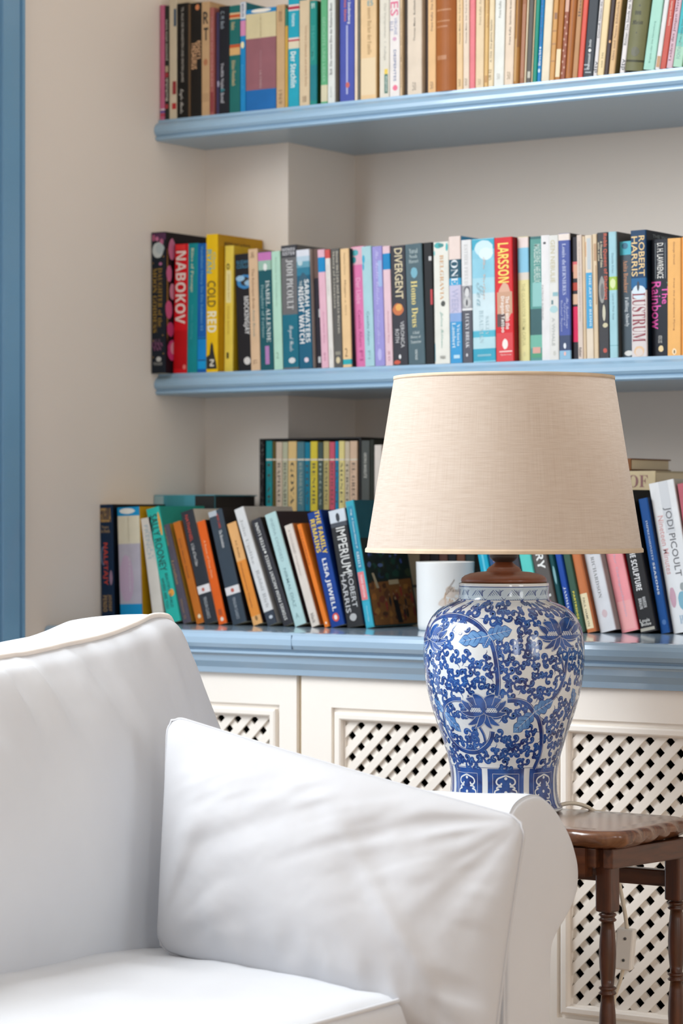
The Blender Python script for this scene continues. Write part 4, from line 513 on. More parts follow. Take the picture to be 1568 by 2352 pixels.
('aqua novel with thin black capitals and orange dots behind the armchair', 0.1357, 0.0274, -0.145, 0.862, 0.1972, 0.128, -0.2374, '2db8aa', '2a9c90', 0, 0.0, [('t', '1c3c3c', 0.057, 0.554, 0.2, 0.75, 'SALLY ROONEY', 'n', 'd'), ('t', '1c5050', 0.607, 0.874, 0.15, 0.38, 'WHERE ARE YOU', 'n', 'd'), ('t', '1c5050', 0.576, 0.874, 0.5, 0.72, 'BEAUTIFUL WORLD', 'n', 'd'), ('e', 'eca440', 0.042, 0.263, 0.75, 1), ('e', 'eca440', 0.714, 0.783, 0.5, 1)]),
('mauve-grey paperback with tan lettering behind the armchair', 0.1643, 0.0173, -0.14, 0.862, 0.1704, 0.128, -0.2795, '57515e', 'c09838', 0, 0.0, [('t', 'b08c5c', 0.027, 0.209, 0.25, 0.5, 'BORIS AKUNIN', 'n', 'd'), ('t', 'b08c5c', 0.361, 0.606, 0.3, 0.6, 'Leviathan', 's', 'd'), ('t', 'a0805c', 0.752, 0.957, 0.3, 0.55, 'Winter Q', 'n', 'd')]),
('rust orange paperback with cream mark at the foot behind the armchair', 0.1924, 0.0162, -0.14, 0.862, 0.1763, 0.128, -0.2896, 'c26d22', 'c26d22', 0, 0.0, [('t', '8c4c14', 0.163, 0.551, 0.3, 0.55, 'Boris Akunin Azazel', 'n', 'd'), ('e', 'ecdcb8', 0.912, 0.955, 0.4, 0.8)]),
('charcoal classic with a short red author line behind the armchair', 0.2096, 0.026, -0.14, 0.862, 0.1934, 0.128, -0.2672, '30343b', 'd0c8bc', 0, 0.0, [('t', 'c44434', 0.035, 0.272, 0.3, 0.55, 'NATHANIEL', 'n', 'd'), ('t', 'd0d0d0', 0.288, 0.49, 0.3, 0.55, 'A Tale of Two Cities', 's', 'd'), ('r', 'e8e4e4', 0.665, 0.735, 0, 1), ('e', 'c06050', 0.685, 0.72, 0.35, 0.6), ('t', 'b0b4b8', 0.77, 0.957, 0.35, 0.6, 'PENGUIN CLASSICS', 'n', 'd')]),
('vivid orange paperback between two charcoal classics behind the armchair', 0.237, 0.0173, -0.138, 0.862, 0.1767, 0.128, -0.2644, 'e7641b', '1c1416', 0, 0.0, [('t', 'f4b88c', 0.187, 0.551, 0.35, 0.6, 'A Room of Ones Own', 'n', 'd'), ('r', 'b04c14', 0.857, 0.916, 0.3, 0.7), ('e', 'f4e4d4', 0.933, 0.975, 0.35, 0.75)]),
('slate classic with white band near the foot behind the armchair', 0.2643, 0.0292, -0.136, 0.862, 0.1935, 0.128, -0.2684, '3b4753', '221c20', 0, 0.0, [('r', 'b8c0c8', 0.0, 0.046, 0.0, 0.6), ('t', 'c44434', 0.035, 0.162, 0.5, 0.7, 'HENRY JAMES', 'n', 'd'), ('t', 'e0e0e0', 0.178, 0.333, 0.48, 0.7, 'The Bostonians', 's', 'd'), ('r', 'e8e4e4', 0.673, 0.742, 0, 1), ('e', 'c06050', 0.688, 0.727, 0.4, 0.65), ('t', 'a8b0b8', 0.773, 0.959, 0.4, 0.6, 'PENGUIN CLASSICS', 'n', 'd')]),
('two-tone tan and orange paperback behind the armchair', 0.3046, 0.0193, -0.134, 0.862, 0.1757, 0.128, -0.3147, 'eab273', '2c2024', 0, 0.0, [('r', 'e8923c', 0.374, 0.915, 0, 1), ('t', '8c6030', 0.172, 0.344, 0.35, 0.6, 'A.C. Bradley', 'n', 'd'), ('t', 'a86428', 0.391, 0.838, 0.3, 0.5, 'Shakespearean Tragedy', 'n', 'd'), ('e', '8c6838', 0.915, 0.966, 0.4, 0.7)]),
('white hardback with grey serif title and dark foot behind the armchair', 0.3323, 0.0198, -0.132, 0.862, 0.2027, 0.14, -0.3436, 'dfe0e0', 'b4b2b0', 0, 0.0, [('t', 'b4b4b4', 0.09, 0.48, 0.2, 0.6, 'John Updike', 's', 'd'), ('t', 'b0b0b0', 0.536, 0.855, 0.4, 0.75, 'Rabbit Rich', 's', 'd'), ('r', '3c4450', 0.885, 1.0, 0, 1), ('e', 'c8d0d8', 0.923, 0.953, 0.4, 0.8)]),
('charcoal book of stories with bold white line reading upward behind the armchair', 0.3633, 0.0195, -0.13, 0.862, 0.1851, 0.128, -0.3647, '36363c', '2c2826', 0, 0.0, [('t', 'd8d8d4', 0.037, 0.293, 0.3, 0.62, 'PETER LUNN', 'b', 'u'), ('e', 'e8e8e4', 0.301, 0.326, 0.35, 0.6), ('t', 'd8d8d4', 0.342, 0.952, 0.3, 0.62, 'STORIES FROM ANCIENT GREECE', 'b', 'u')]),
('pale aqua novel with faint grey capitals behind the armchair', 0.3846, 0.023, -0.128, 0.862, 0.1923, 0.14, -0.3243, 'b9d9d9', '30242a', 0, 0.0, [('t', '98b4b8', 0.047, 0.433, 0.35, 0.6, 'INDIA DIVIDED', 'n', 'd'), ('t', '84a4a8', 0.492, 0.843, 0.35, 0.6, 'NIRMAL DIAZ', 'n', 'd'), ('t', '90b0b0', 0.89, 0.937, 0.3, 0.6, 'A', 'n', 'h')]),
('cream paperback with faint grey title behind the armchair', 0.416, 0.0163, -0.126, 0.862, 0.1733, 0.128, -0.321, 'e5dacf', 'c87838', 0, 0.0, [('t', 'b8aca4', 0.047, 0.284, 0.3, 0.6, 'A THOUSAND', 'n', 'd'), ('t', 'b8aca4', 0.306, 0.5, 0.3, 0.55, 'Orphans', 'n', 'd'), ('t', '8c8480', 0.875, 0.969, 0.3, 0.7, 'black', 'n', 'd')]),
('bright orange slim book touching the blue family novel behind the armchair', 0.4404, 0.0091, -0.124, 0.862, 0.1755, 0.128, -0.3199, 'f08229', 'f08229', 0, 0.0, [('t', 'b85c18', 0.051, 0.399, 0.25, 0.6, 'DH LAWRENCE', 'n', 'd'), ('e', 'f8e8d8', 0.95, 0.975, 0.4, 0.8)]),
('royal blue novel with yellow and white capitals behind the armchair', 0.4504, 0.027, -0.12, 0.862, 0.1911, 0.128, -0.2501, '113f91', '0b2c70', 0, 0.0, [('t', 'f0cc34', 0.0, 0.374, 0.55, 0.88, 'THE FAMILY', 'b', 'd'), ('t', 'f0cc34', 0.061, 0.351, 0.12, 0.45, 'REMAINS', 'b', 'd'), ('t', 'f0f0f0', 0.412, 0.87, 0.3, 0.68, 'LISA JEWELL', 'b', 'd'), ('e', 'e05030', 0.886, 0.962, 0.25, 0.75), ('e', 'f4e8e4', 0.901, 0.947, 0.38, 0.62)]),
('black Roman novel with white capitals and photo head behind the armchair', 0.4787, 0.032, -0.115, 0.862, 0.1924, 0.128, -0.1964, '2d2d2f', '14284c', 0, 0.0, [('r', 'd4dce4', 0.0, 0.123, 0, 1), ('e', '2c3038', 0.026, 0.108, 0.4, 0.65), ('r', '50545c', 0.108, 0.146, 0, 1), ('t', 'e4e4e0', 0.153, 0.542, 0.3, 0.85, 'IMPERIUM', 'n', 'd'), ('t', 'c8c8c8', 0.549, 0.841, 0.55, 0.85, 'ROBERT', 'n', 'd'), ('t', 'c8c8c8', 0.549, 0.878, 0.12, 0.42, 'HARRIS', 'n', 'd'), ('e', 'b8b8b8', 0.885, 0.953, 0.25, 0.7)]),
('turquoise history book with a coral label behind the armchair', 0.5117, 0.0165, -0.11, 0.862, 0.2083, 0.136, -0.1965, '3aa9bd', '1f5a68', 0, 0.0, [('r', '0f88a8', 0.041, 0.54, 0.2, 0.8), ('t', 'd8ecf0', 0.065, 0.114, 0.4, 0.65, 'Clogg', 'n', 'd'), ('t', 'd8ecf0', 0.134, 0.375, 0.4, 0.65, 'A Concise History of', 'n', 'd'), ('t', 'e8f4f8', 0.403, 0.527, 0.35, 0.65, 'GREECE', 's', 'd'), ('r', 'e87c80', 0.561, 0.781, 0.1, 0.8), ('t', 'f8e0e0', 0.582, 0.761, 0.35, 0.6, 'THIRD EDITION', 'b', 'd'), ('r', '28acc8', 0.795, 0.988, 0.05, 0.95), ('t', 'b0e0ec', 0.829, 0.953, 0.4, 0.6, 'Cambridge', 'n', 'd'), ('cp', '', 0, 1, 0, 1, '', 1)]),
]),
('leaning books on the right of the worktop',[
('cyan book partly behind the jar lid right of the vase', 0.7352, 0.0171, -0.09, 0.862, 0.2, 0.128, -0.2099, '13a2c2', '13a2c2', 0, 0.0, [('r', '5cc4dc', 0.368, 0.578, 0.4, 0.6)]),
('mid-blue book with pink lettering behind the lamp neck right of the vase', 0.7531, 0.0232, -0.088, 0.862, 0.1999, 0.128, -0.2091, '28527e', '28527e', 0, 0.0, [('t', 'e08c94', 0.332, 0.577, 0.35, 0.75, 'HILL', 'b', 'd')]),
('dark grey book hidden behind the lamp neck right of the vase', 0.7835, 0.023, -0.086, 0.862, 0.1894, 0.128, -0.2105, '3c3e46', '3c3e46', 0, 0.0, []),
('light turquoise book right of the lamp neck right of the vase', 0.8075, 0.0203, -0.084, 0.862, 0.1964, 0.128, -0.2099, '5cccc2', '5cccc2', 0, 0.0, []),
('warm grey hardback with large white letters right of the vase', 0.8286, 0.0271, -0.08, 0.862, 0.211, 0.128, -0.2246, '5c5754', '4c4440', 1, 0.0, [('t', 'f0f0ec', 0.099, 0.534, 0.3, 0.8, 'HISTORY', 'b', 'd'), ('r', 'd8d8d4', 0.726, 0.745, 0.6, 0.8)]),
('narrow dark teal book with a pale leaf picture right of the vase', 0.8568, 0.0082, -0.075, 0.862, 0.2006, 0.128, -0.2269, '0f4a50', '0f4a50', 0, 0.0, [('e', '7cacb4', 0.467, 0.623, 0.3, 0.9)]),
('narrow royal blue book with white lettering right of the vase', 0.8657, 0.0107, -0.07, 0.862, 0.2039, 0.128, -0.2228, '1b49a2', '1b49a2', 0, 0.0, [('t', 'e4ecf4', 0.646, 0.816, 0.3, 0.7, 'JAMMA', 's', 'd')]),
('dark green book with yellow capitals low on the spine right of the vase', 0.877, 0.0123, -0.066, 0.862, 0.2105, 0.128, -0.2152, '3b5b4b', '3b5b4b', 0, 0.0, [('t', 'e4d444', 0.691, 0.901, 0.35, 0.62, 'PARTRIDGE', 'b', 'd')]),
('copper brown rounded book with a cream label right of the vase', 0.89, 0.0166, -0.06, 0.862, 0.2112, 0.128, -0.2292, 'c9784a', '8c4820', 0, 0.002, [('r', 'ecdcb4', 0.71, 0.973, 0.0, 0.85), ('t', '6c6048', 0.74, 0.954, 0.3, 0.55, 'PAUL HAMLYN', 'n', 'd')]),
('white hardback with widely spaced grey capitals right of the vase', 0.9075, 0.0282, -0.05, 0.862, 0.2185, 0.128, -0.235, 'd9dade', 'a09894', 1, 0.0, [('t', '8c8c8c', 0.318, 0.757, 0.35, 0.58, 'JOHN RICHARDSON', 's', 'd'), ('e', 'd0b8bc', 0.84, 0.903, 0.35, 0.7)]),
('salmon pink book with faint lilac lettering right of the vase', 0.9369, 0.0295, -0.035, 0.862, 0.2217, 0.128, -0.2301, 'f09ba1', 'b01c2c', 0, 0.0, [('t', 'd0b0c0', 0.203, 0.892, 0.4, 0.58, 'Das ist in fur Gelegenheiten', 'n', 'd'), ('r', 'f0a8a8', 0.782, 0.985, 0.1, 0.9)]),
('black hardback with bold white title near the foot right of the vase', 0.9676, 0.0284, -0.03, 0.862, 0.2215, 0.128, -0.2144, '242325', '141416', 1, 0.0, [('t', 'ececec', 0.398, 0.703, 0.25, 0.6, 'THE SCULPTURE', 'b', 'd'), ('t', 'c8c8c8', 0.753, 0.827, 0.5, 0.7, 'MARION', 'b', 'd'), ('t', 'c8c8c8', 0.759, 0.833, 0.25, 0.45, 'BRAUN', 'b', 'd'), ('t', 'd8d8d4', 0.902, 0.927, 0.1, 0.7, 'Louis', 'n', 'h'), ('t', 'd8d8d4', 0.93, 0.952, 0.15, 0.75, 'Bolze', 'n', 'h'), ('r', 'a8a498', 0.967, 0.989, 0, 0.9)]),
('deep blue book with spaced pale capitals right of the vase', 0.997, 0.0157, -0.02, 0.862, 0.2112, 0.128, -0.1867, '0f4b8e', '081c3c', 0, 0.0, [('t', 'c0ccd8', 0.165, 0.463, 0.4, 0.62, "IMPRESSIONISTS'", 's', 'd'), ('t', 'd0d8e0', 0.476, 0.715, 0.4, 0.62, 'SEASONS', 'b', 'd'), ('e', '3c6ca8', 0.899, 0.941, 0.35, 0.8)]),
('thick white novel with thin grey capitals and a child photograph right of the vase', 1.0134, 0.0437, -0.01, 0.862, 0.2352, 0.128, -0.1835, 'e3e5e7', 'b8b4ac', 0, 0.0, [('r', 'cdd0d4', 0.0, 0.343, 0.38, 0.75), ('t', '6c6c70', 0.174, 0.634, 0.4, 0.72, 'JODI PICOULT', 'n', 'd'), ('t', 'd8a8a8', 0.221, 0.61, 0.14, 0.36, 'Nineteen Minutes', 'n', 'd'), ('e', '98a0a0', 0.677, 0.735, 0.55, 0.8), ('e', '7cb0c4', 0.727, 0.866, 0.4, 0.8), ('e', 'c8a0b0', 0.692, 0.837, 0.1, 0.35), ('e', 'd8a898', 0.692, 0.756, 0.75, 0.95), ('t', '90b4cc', 0.889, 0.942, 0.35, 0.5, 'H', 's', 'h')]),
('rose coloured book cut off by the right edge right of the vase', 1.0582, 0.0247, -0.01, 0.862, 0.2341, 0.128, -0.1658, 'b8606c', 'b8606c', 0, 0.0, []),
]),
('paperbacks in the boxed set',[
('teal spine, first at the left of the boxed set behind the leaning books', 0.1885, 0.0135, 0.064, 0.985, 0.188, 0.128, 0.0, '128a92', '128a92', 0, 0.0, [('r', 'd8d0c0', 0.165, 0.179, 0, 1), ('t', '3a3a34', 0.197, 0.59, 0.3, 0.72, 'LEAR', 's', 'd')]),
('dark olive spine in the boxed set behind the leaning books', 0.2024, 0.007, 0.064, 0.985, 0.1871, 0.128, 0.0, '5c5024', '5c5024', 0, 0.0, [('r', 'd8d0c0', 0.161, 0.175, 0, 1)]),
('pale taupe spine right of the olive one in the boxed set behind the leaning books', 0.2098, 0.0134, 0.064, 0.985, 0.1862, 0.128, 0.0, 'cbb9a6', 'cbb9a6', 0, 0.0, [('r', 'd8d0c0', 0.158, 0.172, 0, 1), ('t', '3a3a34', 0.19, 0.586, 0.3, 0.72, 'RAPHAEL', 's', 'd')]),
('sage spine in the boxed set behind the leaning books', 0.2236, 0.0115, 0.064, 0.985, 0.186, 0.128, 0.0, 'b3b59c', 'b3b59c', 0, 0.0, [('r', 'd8d0c0', 0.158, 0.172, 0, 1), ('t', '3a3a34', 0.19, 0.586, 0.3, 0.72, 'BONNARD', 's', 'd')]),
('sand yellow spine in the boxed set behind the leaning books', 0.2356, 0.0179, 0.064, 0.985, 0.1866, 0.128, 0.0, 'd9ba80', 'd9ba80', 0, 0.0, [('r', 'd8d0c0', 0.161, 0.175, 0, 1), ('t', '3a3a34', 0.193, 0.587, 0.3, 0.72, 'GOYA', 's', 'd')]),
('grey-blue spine in the boxed set behind the leaning books', 0.2539, 0.016, 0.064, 0.985, 0.1856, 0.128, 0.0, '4a7886', '4a7886', 0, 0.0, [('r', 'd8d0c0', 0.157, 0.172, 0, 1), ('t', '98a8a0', 0.19, 0.585, 0.3, 0.72, 'REMBRANDT', 's', 'd')]),
('deep teal-blue spine in the boxed set behind the leaning books', 0.2703, 0.0114, 0.064, 0.985, 0.1846, 0.128, 0.0, '0b7896', '0b7896', 0, 0.0, [('r', 'd8d0c0', 0.154, 0.168, 0, 1), ('t', '3a3a34', 0.186, 0.583, 0.3, 0.72, 'TITIAN', 's', 'd')]),
('strong yellow spine in the boxed set behind the leaning books', 0.2821, 0.015, 0.064, 0.985, 0.1859, 0.128, 0.0, 'd4c13c', 'd4c13c', 0, 0.0, [('r', 'd8d0c0', 0.161, 0.175, 0, 1), ('t', '3a3a34', 0.193, 0.586, 0.3, 0.72, 'RENOIR', 's', 'd')]),
('dark grey-green spine in the boxed set behind the leaning books', 0.2975, 0.0113, 0.064, 0.985, 0.1842, 0.128, 0.0, '41524f', '41524f', 0, 0.0, [('r', 'd8d0c0', 0.154, 0.168, 0, 1), ('t', '98a8a0', 0.186, 0.582, 0.3, 0.72, 'DEGAS', 's', 'd')]),
('khaki spine in the boxed set behind the leaning books', 0.3092, 0.0122, 0.064, 0.985, 0.1855, 0.128, 0.0, 'b9ab72', 'b9ab72', 0, 0.0, [('r', 'd8d0c0', 0.16, 0.174, 0, 1), ('t', '3a3a34', 0.192, 0.585, 0.3, 0.72, 'MEMLING', 's', 'd')]),
('rose pink spine in the boxed set behind the leaning books', 0.3218, 0.0113, 0.064, 0.985, 0.1846, 0.128, 0.0, 'c4566c', 'c4566c', 0, 0.0, [('r', 'd8d0c0', 0.157, 0.171, 0, 1), ('t', '3a3a34', 0.189, 0.583, 0.3, 0.72, 'BOTTICELLI', 's', 'd')]),
('bright blue spine in the boxed set behind the leaning books', 0.3335, 0.007, 0.064, 0.985, 0.1852, 0.128, 0.0, '0a86b4', '0a86b4', 0, 0.0, [('r', 'd8d0c0', 0.16, 0.174, 0, 1), ('t', '3a3a34', 0.192, 0.585, 0.3, 0.72, 'MANET', 's', 'd')]),
('pale yellow spine in the boxed set behind the leaning books', 0.3409, 0.0119, 0.064, 0.985, 0.1858, 0.128, 0.0, 'dccf8a', 'dccf8a', 0, 0.0, [('r', 'd8d0c0', 0.164, 0.177, 0, 1), ('t', '3a3a34', 0.195, 0.586, 0.3, 0.72, 'MONET', 's', 'd')]),
('pale grey-beige spine in the boxed set behind the leaning books', 0.3532, 0.0103, 0.064, 0.985, 0.1849, 0.128, 0.0, 'c6b8a2', 'c6b8a2', 0, 0.0, [('r', 'd8d0c0', 0.16, 0.174, 0, 1), ('t', '3a3a34', 0.192, 0.584, 0.3, 0.72, 'TURNER', 's', 'd')]),
('light peach spine, last in the boxed set behind the leaning books', 0.3638, 0.0151, 0.064, 0.985, 0.1855, 0.128, 0.0, 'd0b299', 'd0b299', 0, 0.0, [('r', 'd8d0c0', 0.163, 0.177, 0, 1), ('t', '3a3a34', 0.195, 0.586, 0.3, 0.72, 'EL GRECO', 's', 'd')]),
]),
('paperbacks beside the boxed set',[
('dark grey spine with small pale lettering right of the boxed set behind the leaning books', 0.3896, 0.0172, 0.06, 0.985, 0.1857, 0.128, 0.0, '4c504e', '4c504e', 0, 0.0, [('t', 'c8c8c0', 0.111, 0.341, 0.35, 0.65, 'GEORG BASELITZ', 'n', 'd')]),
('black-green spine right of the boxed set behind the leaning books', 0.4072, 0.0084, 0.06, 0.985, 0.1869, 0.128, 0.0, '23271f', '23271f', 0, 0.0, []),
('off-white spine next to the lampshade edge behind the leaning books', 0.416, 0.0149, 0.06, 0.985, 0.178, 0.128, 0.0, 'ddd4cc', 'ddd4cc', 0, 0.0, []),
]),
('dark books behind the candle jar',[
('dark brown book behind the candle jar', 0.5181, 0.0209, 0.04, 0.862, 0.1851, 0.128, 0.0, '3a2c28', '3a2c28', 0, 0.0, []),
('black book behind the candle jar', 0.5394, 0.0174, 0.04, 0.862, 0.1909, 0.128, 0.0, '201c1e', '201c1e', 0, 0.0, []),
('russet brown book behind the candle jar', 0.5572, 0.0165, 0.04, 0.862, 0.188, 0.128, 0.0, '5a3c34', '5a3c34', 0, 0.0, []),
('blue-black book behind the candle jar', 0.5741, 0.0164, 0.04, 0.862, 0.1923, 0.128, 0.0, '1c1e22', '1c1e22', 0, 0.0, []),
('chestnut book behind the candle jar', 0.5909, 0.0163, 0.04, 0.862, 0.1866, 0.128, 0.0, '6a4430', '6a4430', 0, 0.0, []),
('dark green-black book behind the candle jar', 0.6077, 0.0183, 0.04, 0.862, 0.1894, 0.128, 0.0, '1f3030', '1f3030', 0, 0.0, []),
]),
]
# ================================================================ BOOKS
_MATH = {'s': (0x1D400, 0x1D41A, 0x1D7CE), 'b': (0x1D5D4, 0x1D5EE, 0x1D7EC), 'c': (0x1D4D0, 0x1D4EA, None), 'f': (0x1D56C, 0x1D586, None), 'm': (0x1D670, 0x1D68A, 0x1D7F6)}
def styled(t, st):
    if st not in _MATH: return t
    A, a, d = _MATH[st]; out = ''
    for ch in t:
        if 'A' <= ch <= 'Z': out += chr(A+ord(ch)-65)
        elif 'a' <= ch <= 'z': out += chr(a+ord(ch)-97)
        elif ch.isdigit() and d: out += chr(d+ord(ch)-48)
        else: out += ch
    return out
_glyph = {}
def glyphs(t, st):
    k = (t, st)
    if k not in _glyph:
        c = bpy.data.curves.new('lettering', 'FONT'); c.body = styled(t, st); c.resolution_u = 2
        if st == 's': c.offset = -.006
        if st == 'n': c.offset = .008
        o = bpy.data.objects.new('lettering', c)
        m = bpy.data.meshes.new_from_object(o)
        v = np.array([(q.co.x, q.co.y) for q in m.vertices]); f = [tuple(p.vertices) for p in m.polygons]
        bpy.data.objects.remove(o); bpy.data.curves.remove(c); bpy.data.meshes.remove(m)
        if len(v):
            lo = v.min(0); hi = v.max(0); v = (v-lo)/np.maximum(hi-lo, 1e-6)
        _glyph[k] = (v, f)
    return _glyph[k]

def make_book(label, X, T, Y, Z, H, D, lean, cov, side, hard, bulge, prints, group):
    a = lean
    root = thing('book', label, 'book', (X, Y, Z+(T*math.sin(a) if a > 0 else 0)), group)
    root.rotation_euler = (0, a, 0)
    th = .0022 if hard else .0007
    th = min(th, T*.2)
    r = min(.0018, T*.25)
    ins = .003 if hard else .0
    def yb(c): return -bulge*(1-(2*c-1)**2)
    # outer path of the cover, fore edge -> spine -> fore edge (x, y)
    outer = [(0, D), (0, r+.0005), (r*.3, r*.3)]
    nb = 8 if bulge else 2
    for i in range(nb+1):
        c = r/T+(1-2*r/T)*i/nb; outer.append((c*T, yb(c) if bulge else 0.0))
    outer += [(T-r*.3, r*.3), (T, r+.0005), (T, D)]
    inner = []
    for x, y in outer:
        inner.append((min(max(x, th), T-th), max(y+ (th if th < x < T-th or y < D*.5 else 0), yb(.5)+th) if y < D*.5 else y))
    bands = sorted([(p[2], p[3], p[1]) for p in prints if p[0] == 'r' and p[4] <= 0 and p[5] >= 1])
    cuts = sorted({0.0, 1.0, *[b[0] for b in bands], *[b[1] for b in bands]})
    cuts = [c for c in cuts if 0 <= c <= 1]
    mats = [cover_mat(cov), cover_mat(side)]; midx = {}
    v = []; f = []; mi = []
    n = len(outer)
    for c in cuts:
        z = H*(1-c)
        v += [(x, y, z) for x, y in outer]+[(x, y, z) for x, y in inner]
    for k in range(len(cuts)-1):
        fm = (cuts[k]+cuts[k+1])/2; spine = 0
        for b0, b1, hx in bands:
            if b0 <= fm <= b1:
                if hx not in midx:
                    midx[hx] = len(mats); mats.append(cover_mat(hx))
                spine = midx[hx]
        o0 = k*2*n; o1 = (k+1)*2*n
        for i in range(n-1):
            sd = i == 0 or i == n-2
            f.append((o0+i, o1+i, o1+i+1, o0+i+1)); mi.append(1 if sd else spine)
            f.append((o0+n+i, o0+n+i+1, o1+n+i+1, o1+n+i)); mi.append(1 if sd else spine)
        for i in (0, n-1):
            f.append((o0+i, o0+n+i, o1+n+i, o1+i)); mi.append(1)
    e = (len(cuts)-1)*2*n
    for i in range(n-1):
        f.append((i, i+1, n+i+1, n+i)); mi.append(0)
        f.append((e+i, e+n+i, e+n+i+1, e+i+1)); mi.append(0)
    mesh_obj('cover', v, f, mats, root, mi)
    bm = bmesh.new()
    bm_box(bm, th+.0001, T-th-.0001, th+.0004+(0 if not bulge else 0), D-(.003 if hard else .0006), ins+.0003, H-ins-.0003)
    bm_obj('page_block', bm, M_paper, root)
    # flat print on the spine (and on the front board)
    lay = {'patch': [[], [], []], 'letter': [[], [], []]}
    pm = {'patch': [], 'letter': []}
    def put(kind, hx, pts, faces, eps, face):
        V, F, MI = lay[kind]
        if hx not in pm[kind]: pm[kind].append(hx)
        o = len(V); m = pm[kind].index(hx)
        for c, fr in pts:
            if face == 0: V.append((c*T, yb(c)-eps, H*(1-fr)))
            else: V.append((T+eps, c*D, H*(1-fr)))
        for q in faces:
            F.append(tuple(o+i for i in q)); MI.append(m)
    rd = random.Random(label)
    for i, p in enumerate(prints):
        k, hx, f0, f1, c0, c1 = p[:6]
        eps = .00008+.00002*i
        if k == 'r':
            if c0 <= 0 and c1 >= 1: continue
            c0 = max(c0, r/T*.6); c1 = min(c1, 1-r/T*.6)
            s = 6 if bulge else 1
            pts = [(c0+(c1-c0)*j/s, fr) for fr in (f0, f1) for j in range(s+1)]
            put('patch', hx, pts, [(j, j+1, s+2+j, s+1+j) for j in range(s)], eps, 0)
        elif k in ('e', 'ce'):
            N = 18; c0 = max(c0, r/T*.6) if k == 'e' else c0; c1 = min(c1, 1-r/T*.6)
            pts = [((c0+c1)/2, (f0+f1)/2)]+[((c0+c1)/2+(c1-c0)/2*math.cos(2*PI*j/N)*rd.uniform(.88, 1), (f0+f1)/2+(f1-f0)/2*math.sin(2*PI*j/N)*rd.uniform(.88, 1)) for j in range(N)]
            put('patch', hx, pts, [(0, 1+j, 1+(j+1) % N) for j in range(N)], eps, 0 if k == 'e' else 1)
        elif k == 'p':
            pts = [(.05, .96), (.05, .55), (.3, .5), (.4, .1), (.5, 0), (.62, .12), (.68, .35), (.9, .8), (.95, 1), (.05, 1)]
            put('patch', hx, [(c, f0+(f1-f0)*t) for c, t in pts], [(9, 0, 8), (0, 7, 8), (0, 1, 7), (1, 2, 6), (1, 6, 7), (2, 3, 6), (3, 5, 6), (3, 4, 5)], eps, 0)
        elif k in ('t', 'ct'):
            gv, gf = glyphs(p[6], p[7] if k == 't' else 'n')
            if not len(gv): continue
            d = p[8] if k == 't' else 'h'
            if d == 'd': pts = [(c0+(c1-c0)*y, f0+(f1-f0)*x) for x, y in gv]
            elif d == 'u': pts = [(c1-(c1-c0)*y, f1-(f1-f0)*x) for x, y in gv]
            else: pts = [(c0+(c1-c0)*x, f1-(f1-f0)*y) for x, y in gv]
            put('letter', hx, pts, gf, eps+.0002, 0 if k == 't' else 1)
        elif k == 'cp':
            # painted cover: dark trees over an ochre square with little figures
            def blob(hx, c, fr, rc, rf, e, N=9):
                pts = [(c, fr)]+[(min(.995, max(.02, c+rc*math.cos(2*PI*j/N)*rd.uniform(.6, 1.1))), min(.99, max(.01, fr+rf*math.sin(2*PI*j/N)*rd.uniform(.6, 1.1)))) for j in range(N)]
                put('patch', hx, pts, [(0, 1+j, 1+(j+1) % N) for j in range(N)], e, 1)
            put('patch', '1d2a26', [(.01, .3), (.99, .3), (.99, .995), (.01, .995)], [(0, 1, 2, 3)], .0001, 1)
            put('patch', '8a5a2c', [(.03, .66), (.97, .63), (.97, .99), (.03, .99)], [(0, 1, 2, 3)], .0002, 1)
            for j in range(70):
                blob(rd.choice(['16332c', '0f2a26', '1f4a3c', '27405a', '142424', '3a4a34']), rd.uniform(.05, .95), rd.uniform(.33, .62), rd.uniform(.03, .1), rd.uniform(.015, .04), .0003+j*2e-6)
            for j in range(16): blob(rd.choice(['4a62a8', '6a7cb8', '5870a0']), rd.uniform(.1, .9), rd.uniform(.36, .52), rd.uniform(.02, .06), rd.uniform(.008, .025), .0005+j*2e-6)
            for j in range(34): blob(rd.choice(['a86a30', '94602c', '6a4226', 'b07838', '7a3a28', '55331f']), rd.uniform(.05, .95), rd.uniform(.66, .97), rd.uniform(.03, .09), rd.uniform(.012, .035), .0005+j*2e-6)
            for j in range(13):
                c = rd.uniform(.06, .95); fr = rd.uniform(.72, .93)
                hx = rd.choice(['1a1a1c', '2a3a30', '1c2430', '7a2424', 'a83c34', '3a2c24'])
                blob(hx, c, fr, .025, .045, .0007+j*2e-6); blob('b08868', c, fr-.05, .014, .011, .0008)
            put('patch', '16161a', [(.50, .80), (.60, .80), (.64, .98), (.54, .98)], [(0, 1, 2, 3)], .0009, 1); blob('c09a78', .545, .785, .022, .014, .001)
            put('patch', 'c8b490', [(.46, .64), (.68, .635), (.68, .672), (.46, .677)], [(0, 1, 2, 3)], .0009, 1)
            put('patch', 'c0b090', [(.12, .58), (.17, .58), (.24, .7), (.18, .7)], [(0, 1, 2, 3)], .0009, 1)
    for kind, nm in (('patch', 'printed_motif'), ('letter', 'spine_lettering')):
        V, F, MI = lay[kind]
        if V: mesh_obj(nm, V, F, [print_mat(h) for h in pm[kind]], root, MI)['kind'] = 'stuff'
    return root
for grp, rows in BOOKS:
    for rw in rows:
        make_book(*rw, grp)

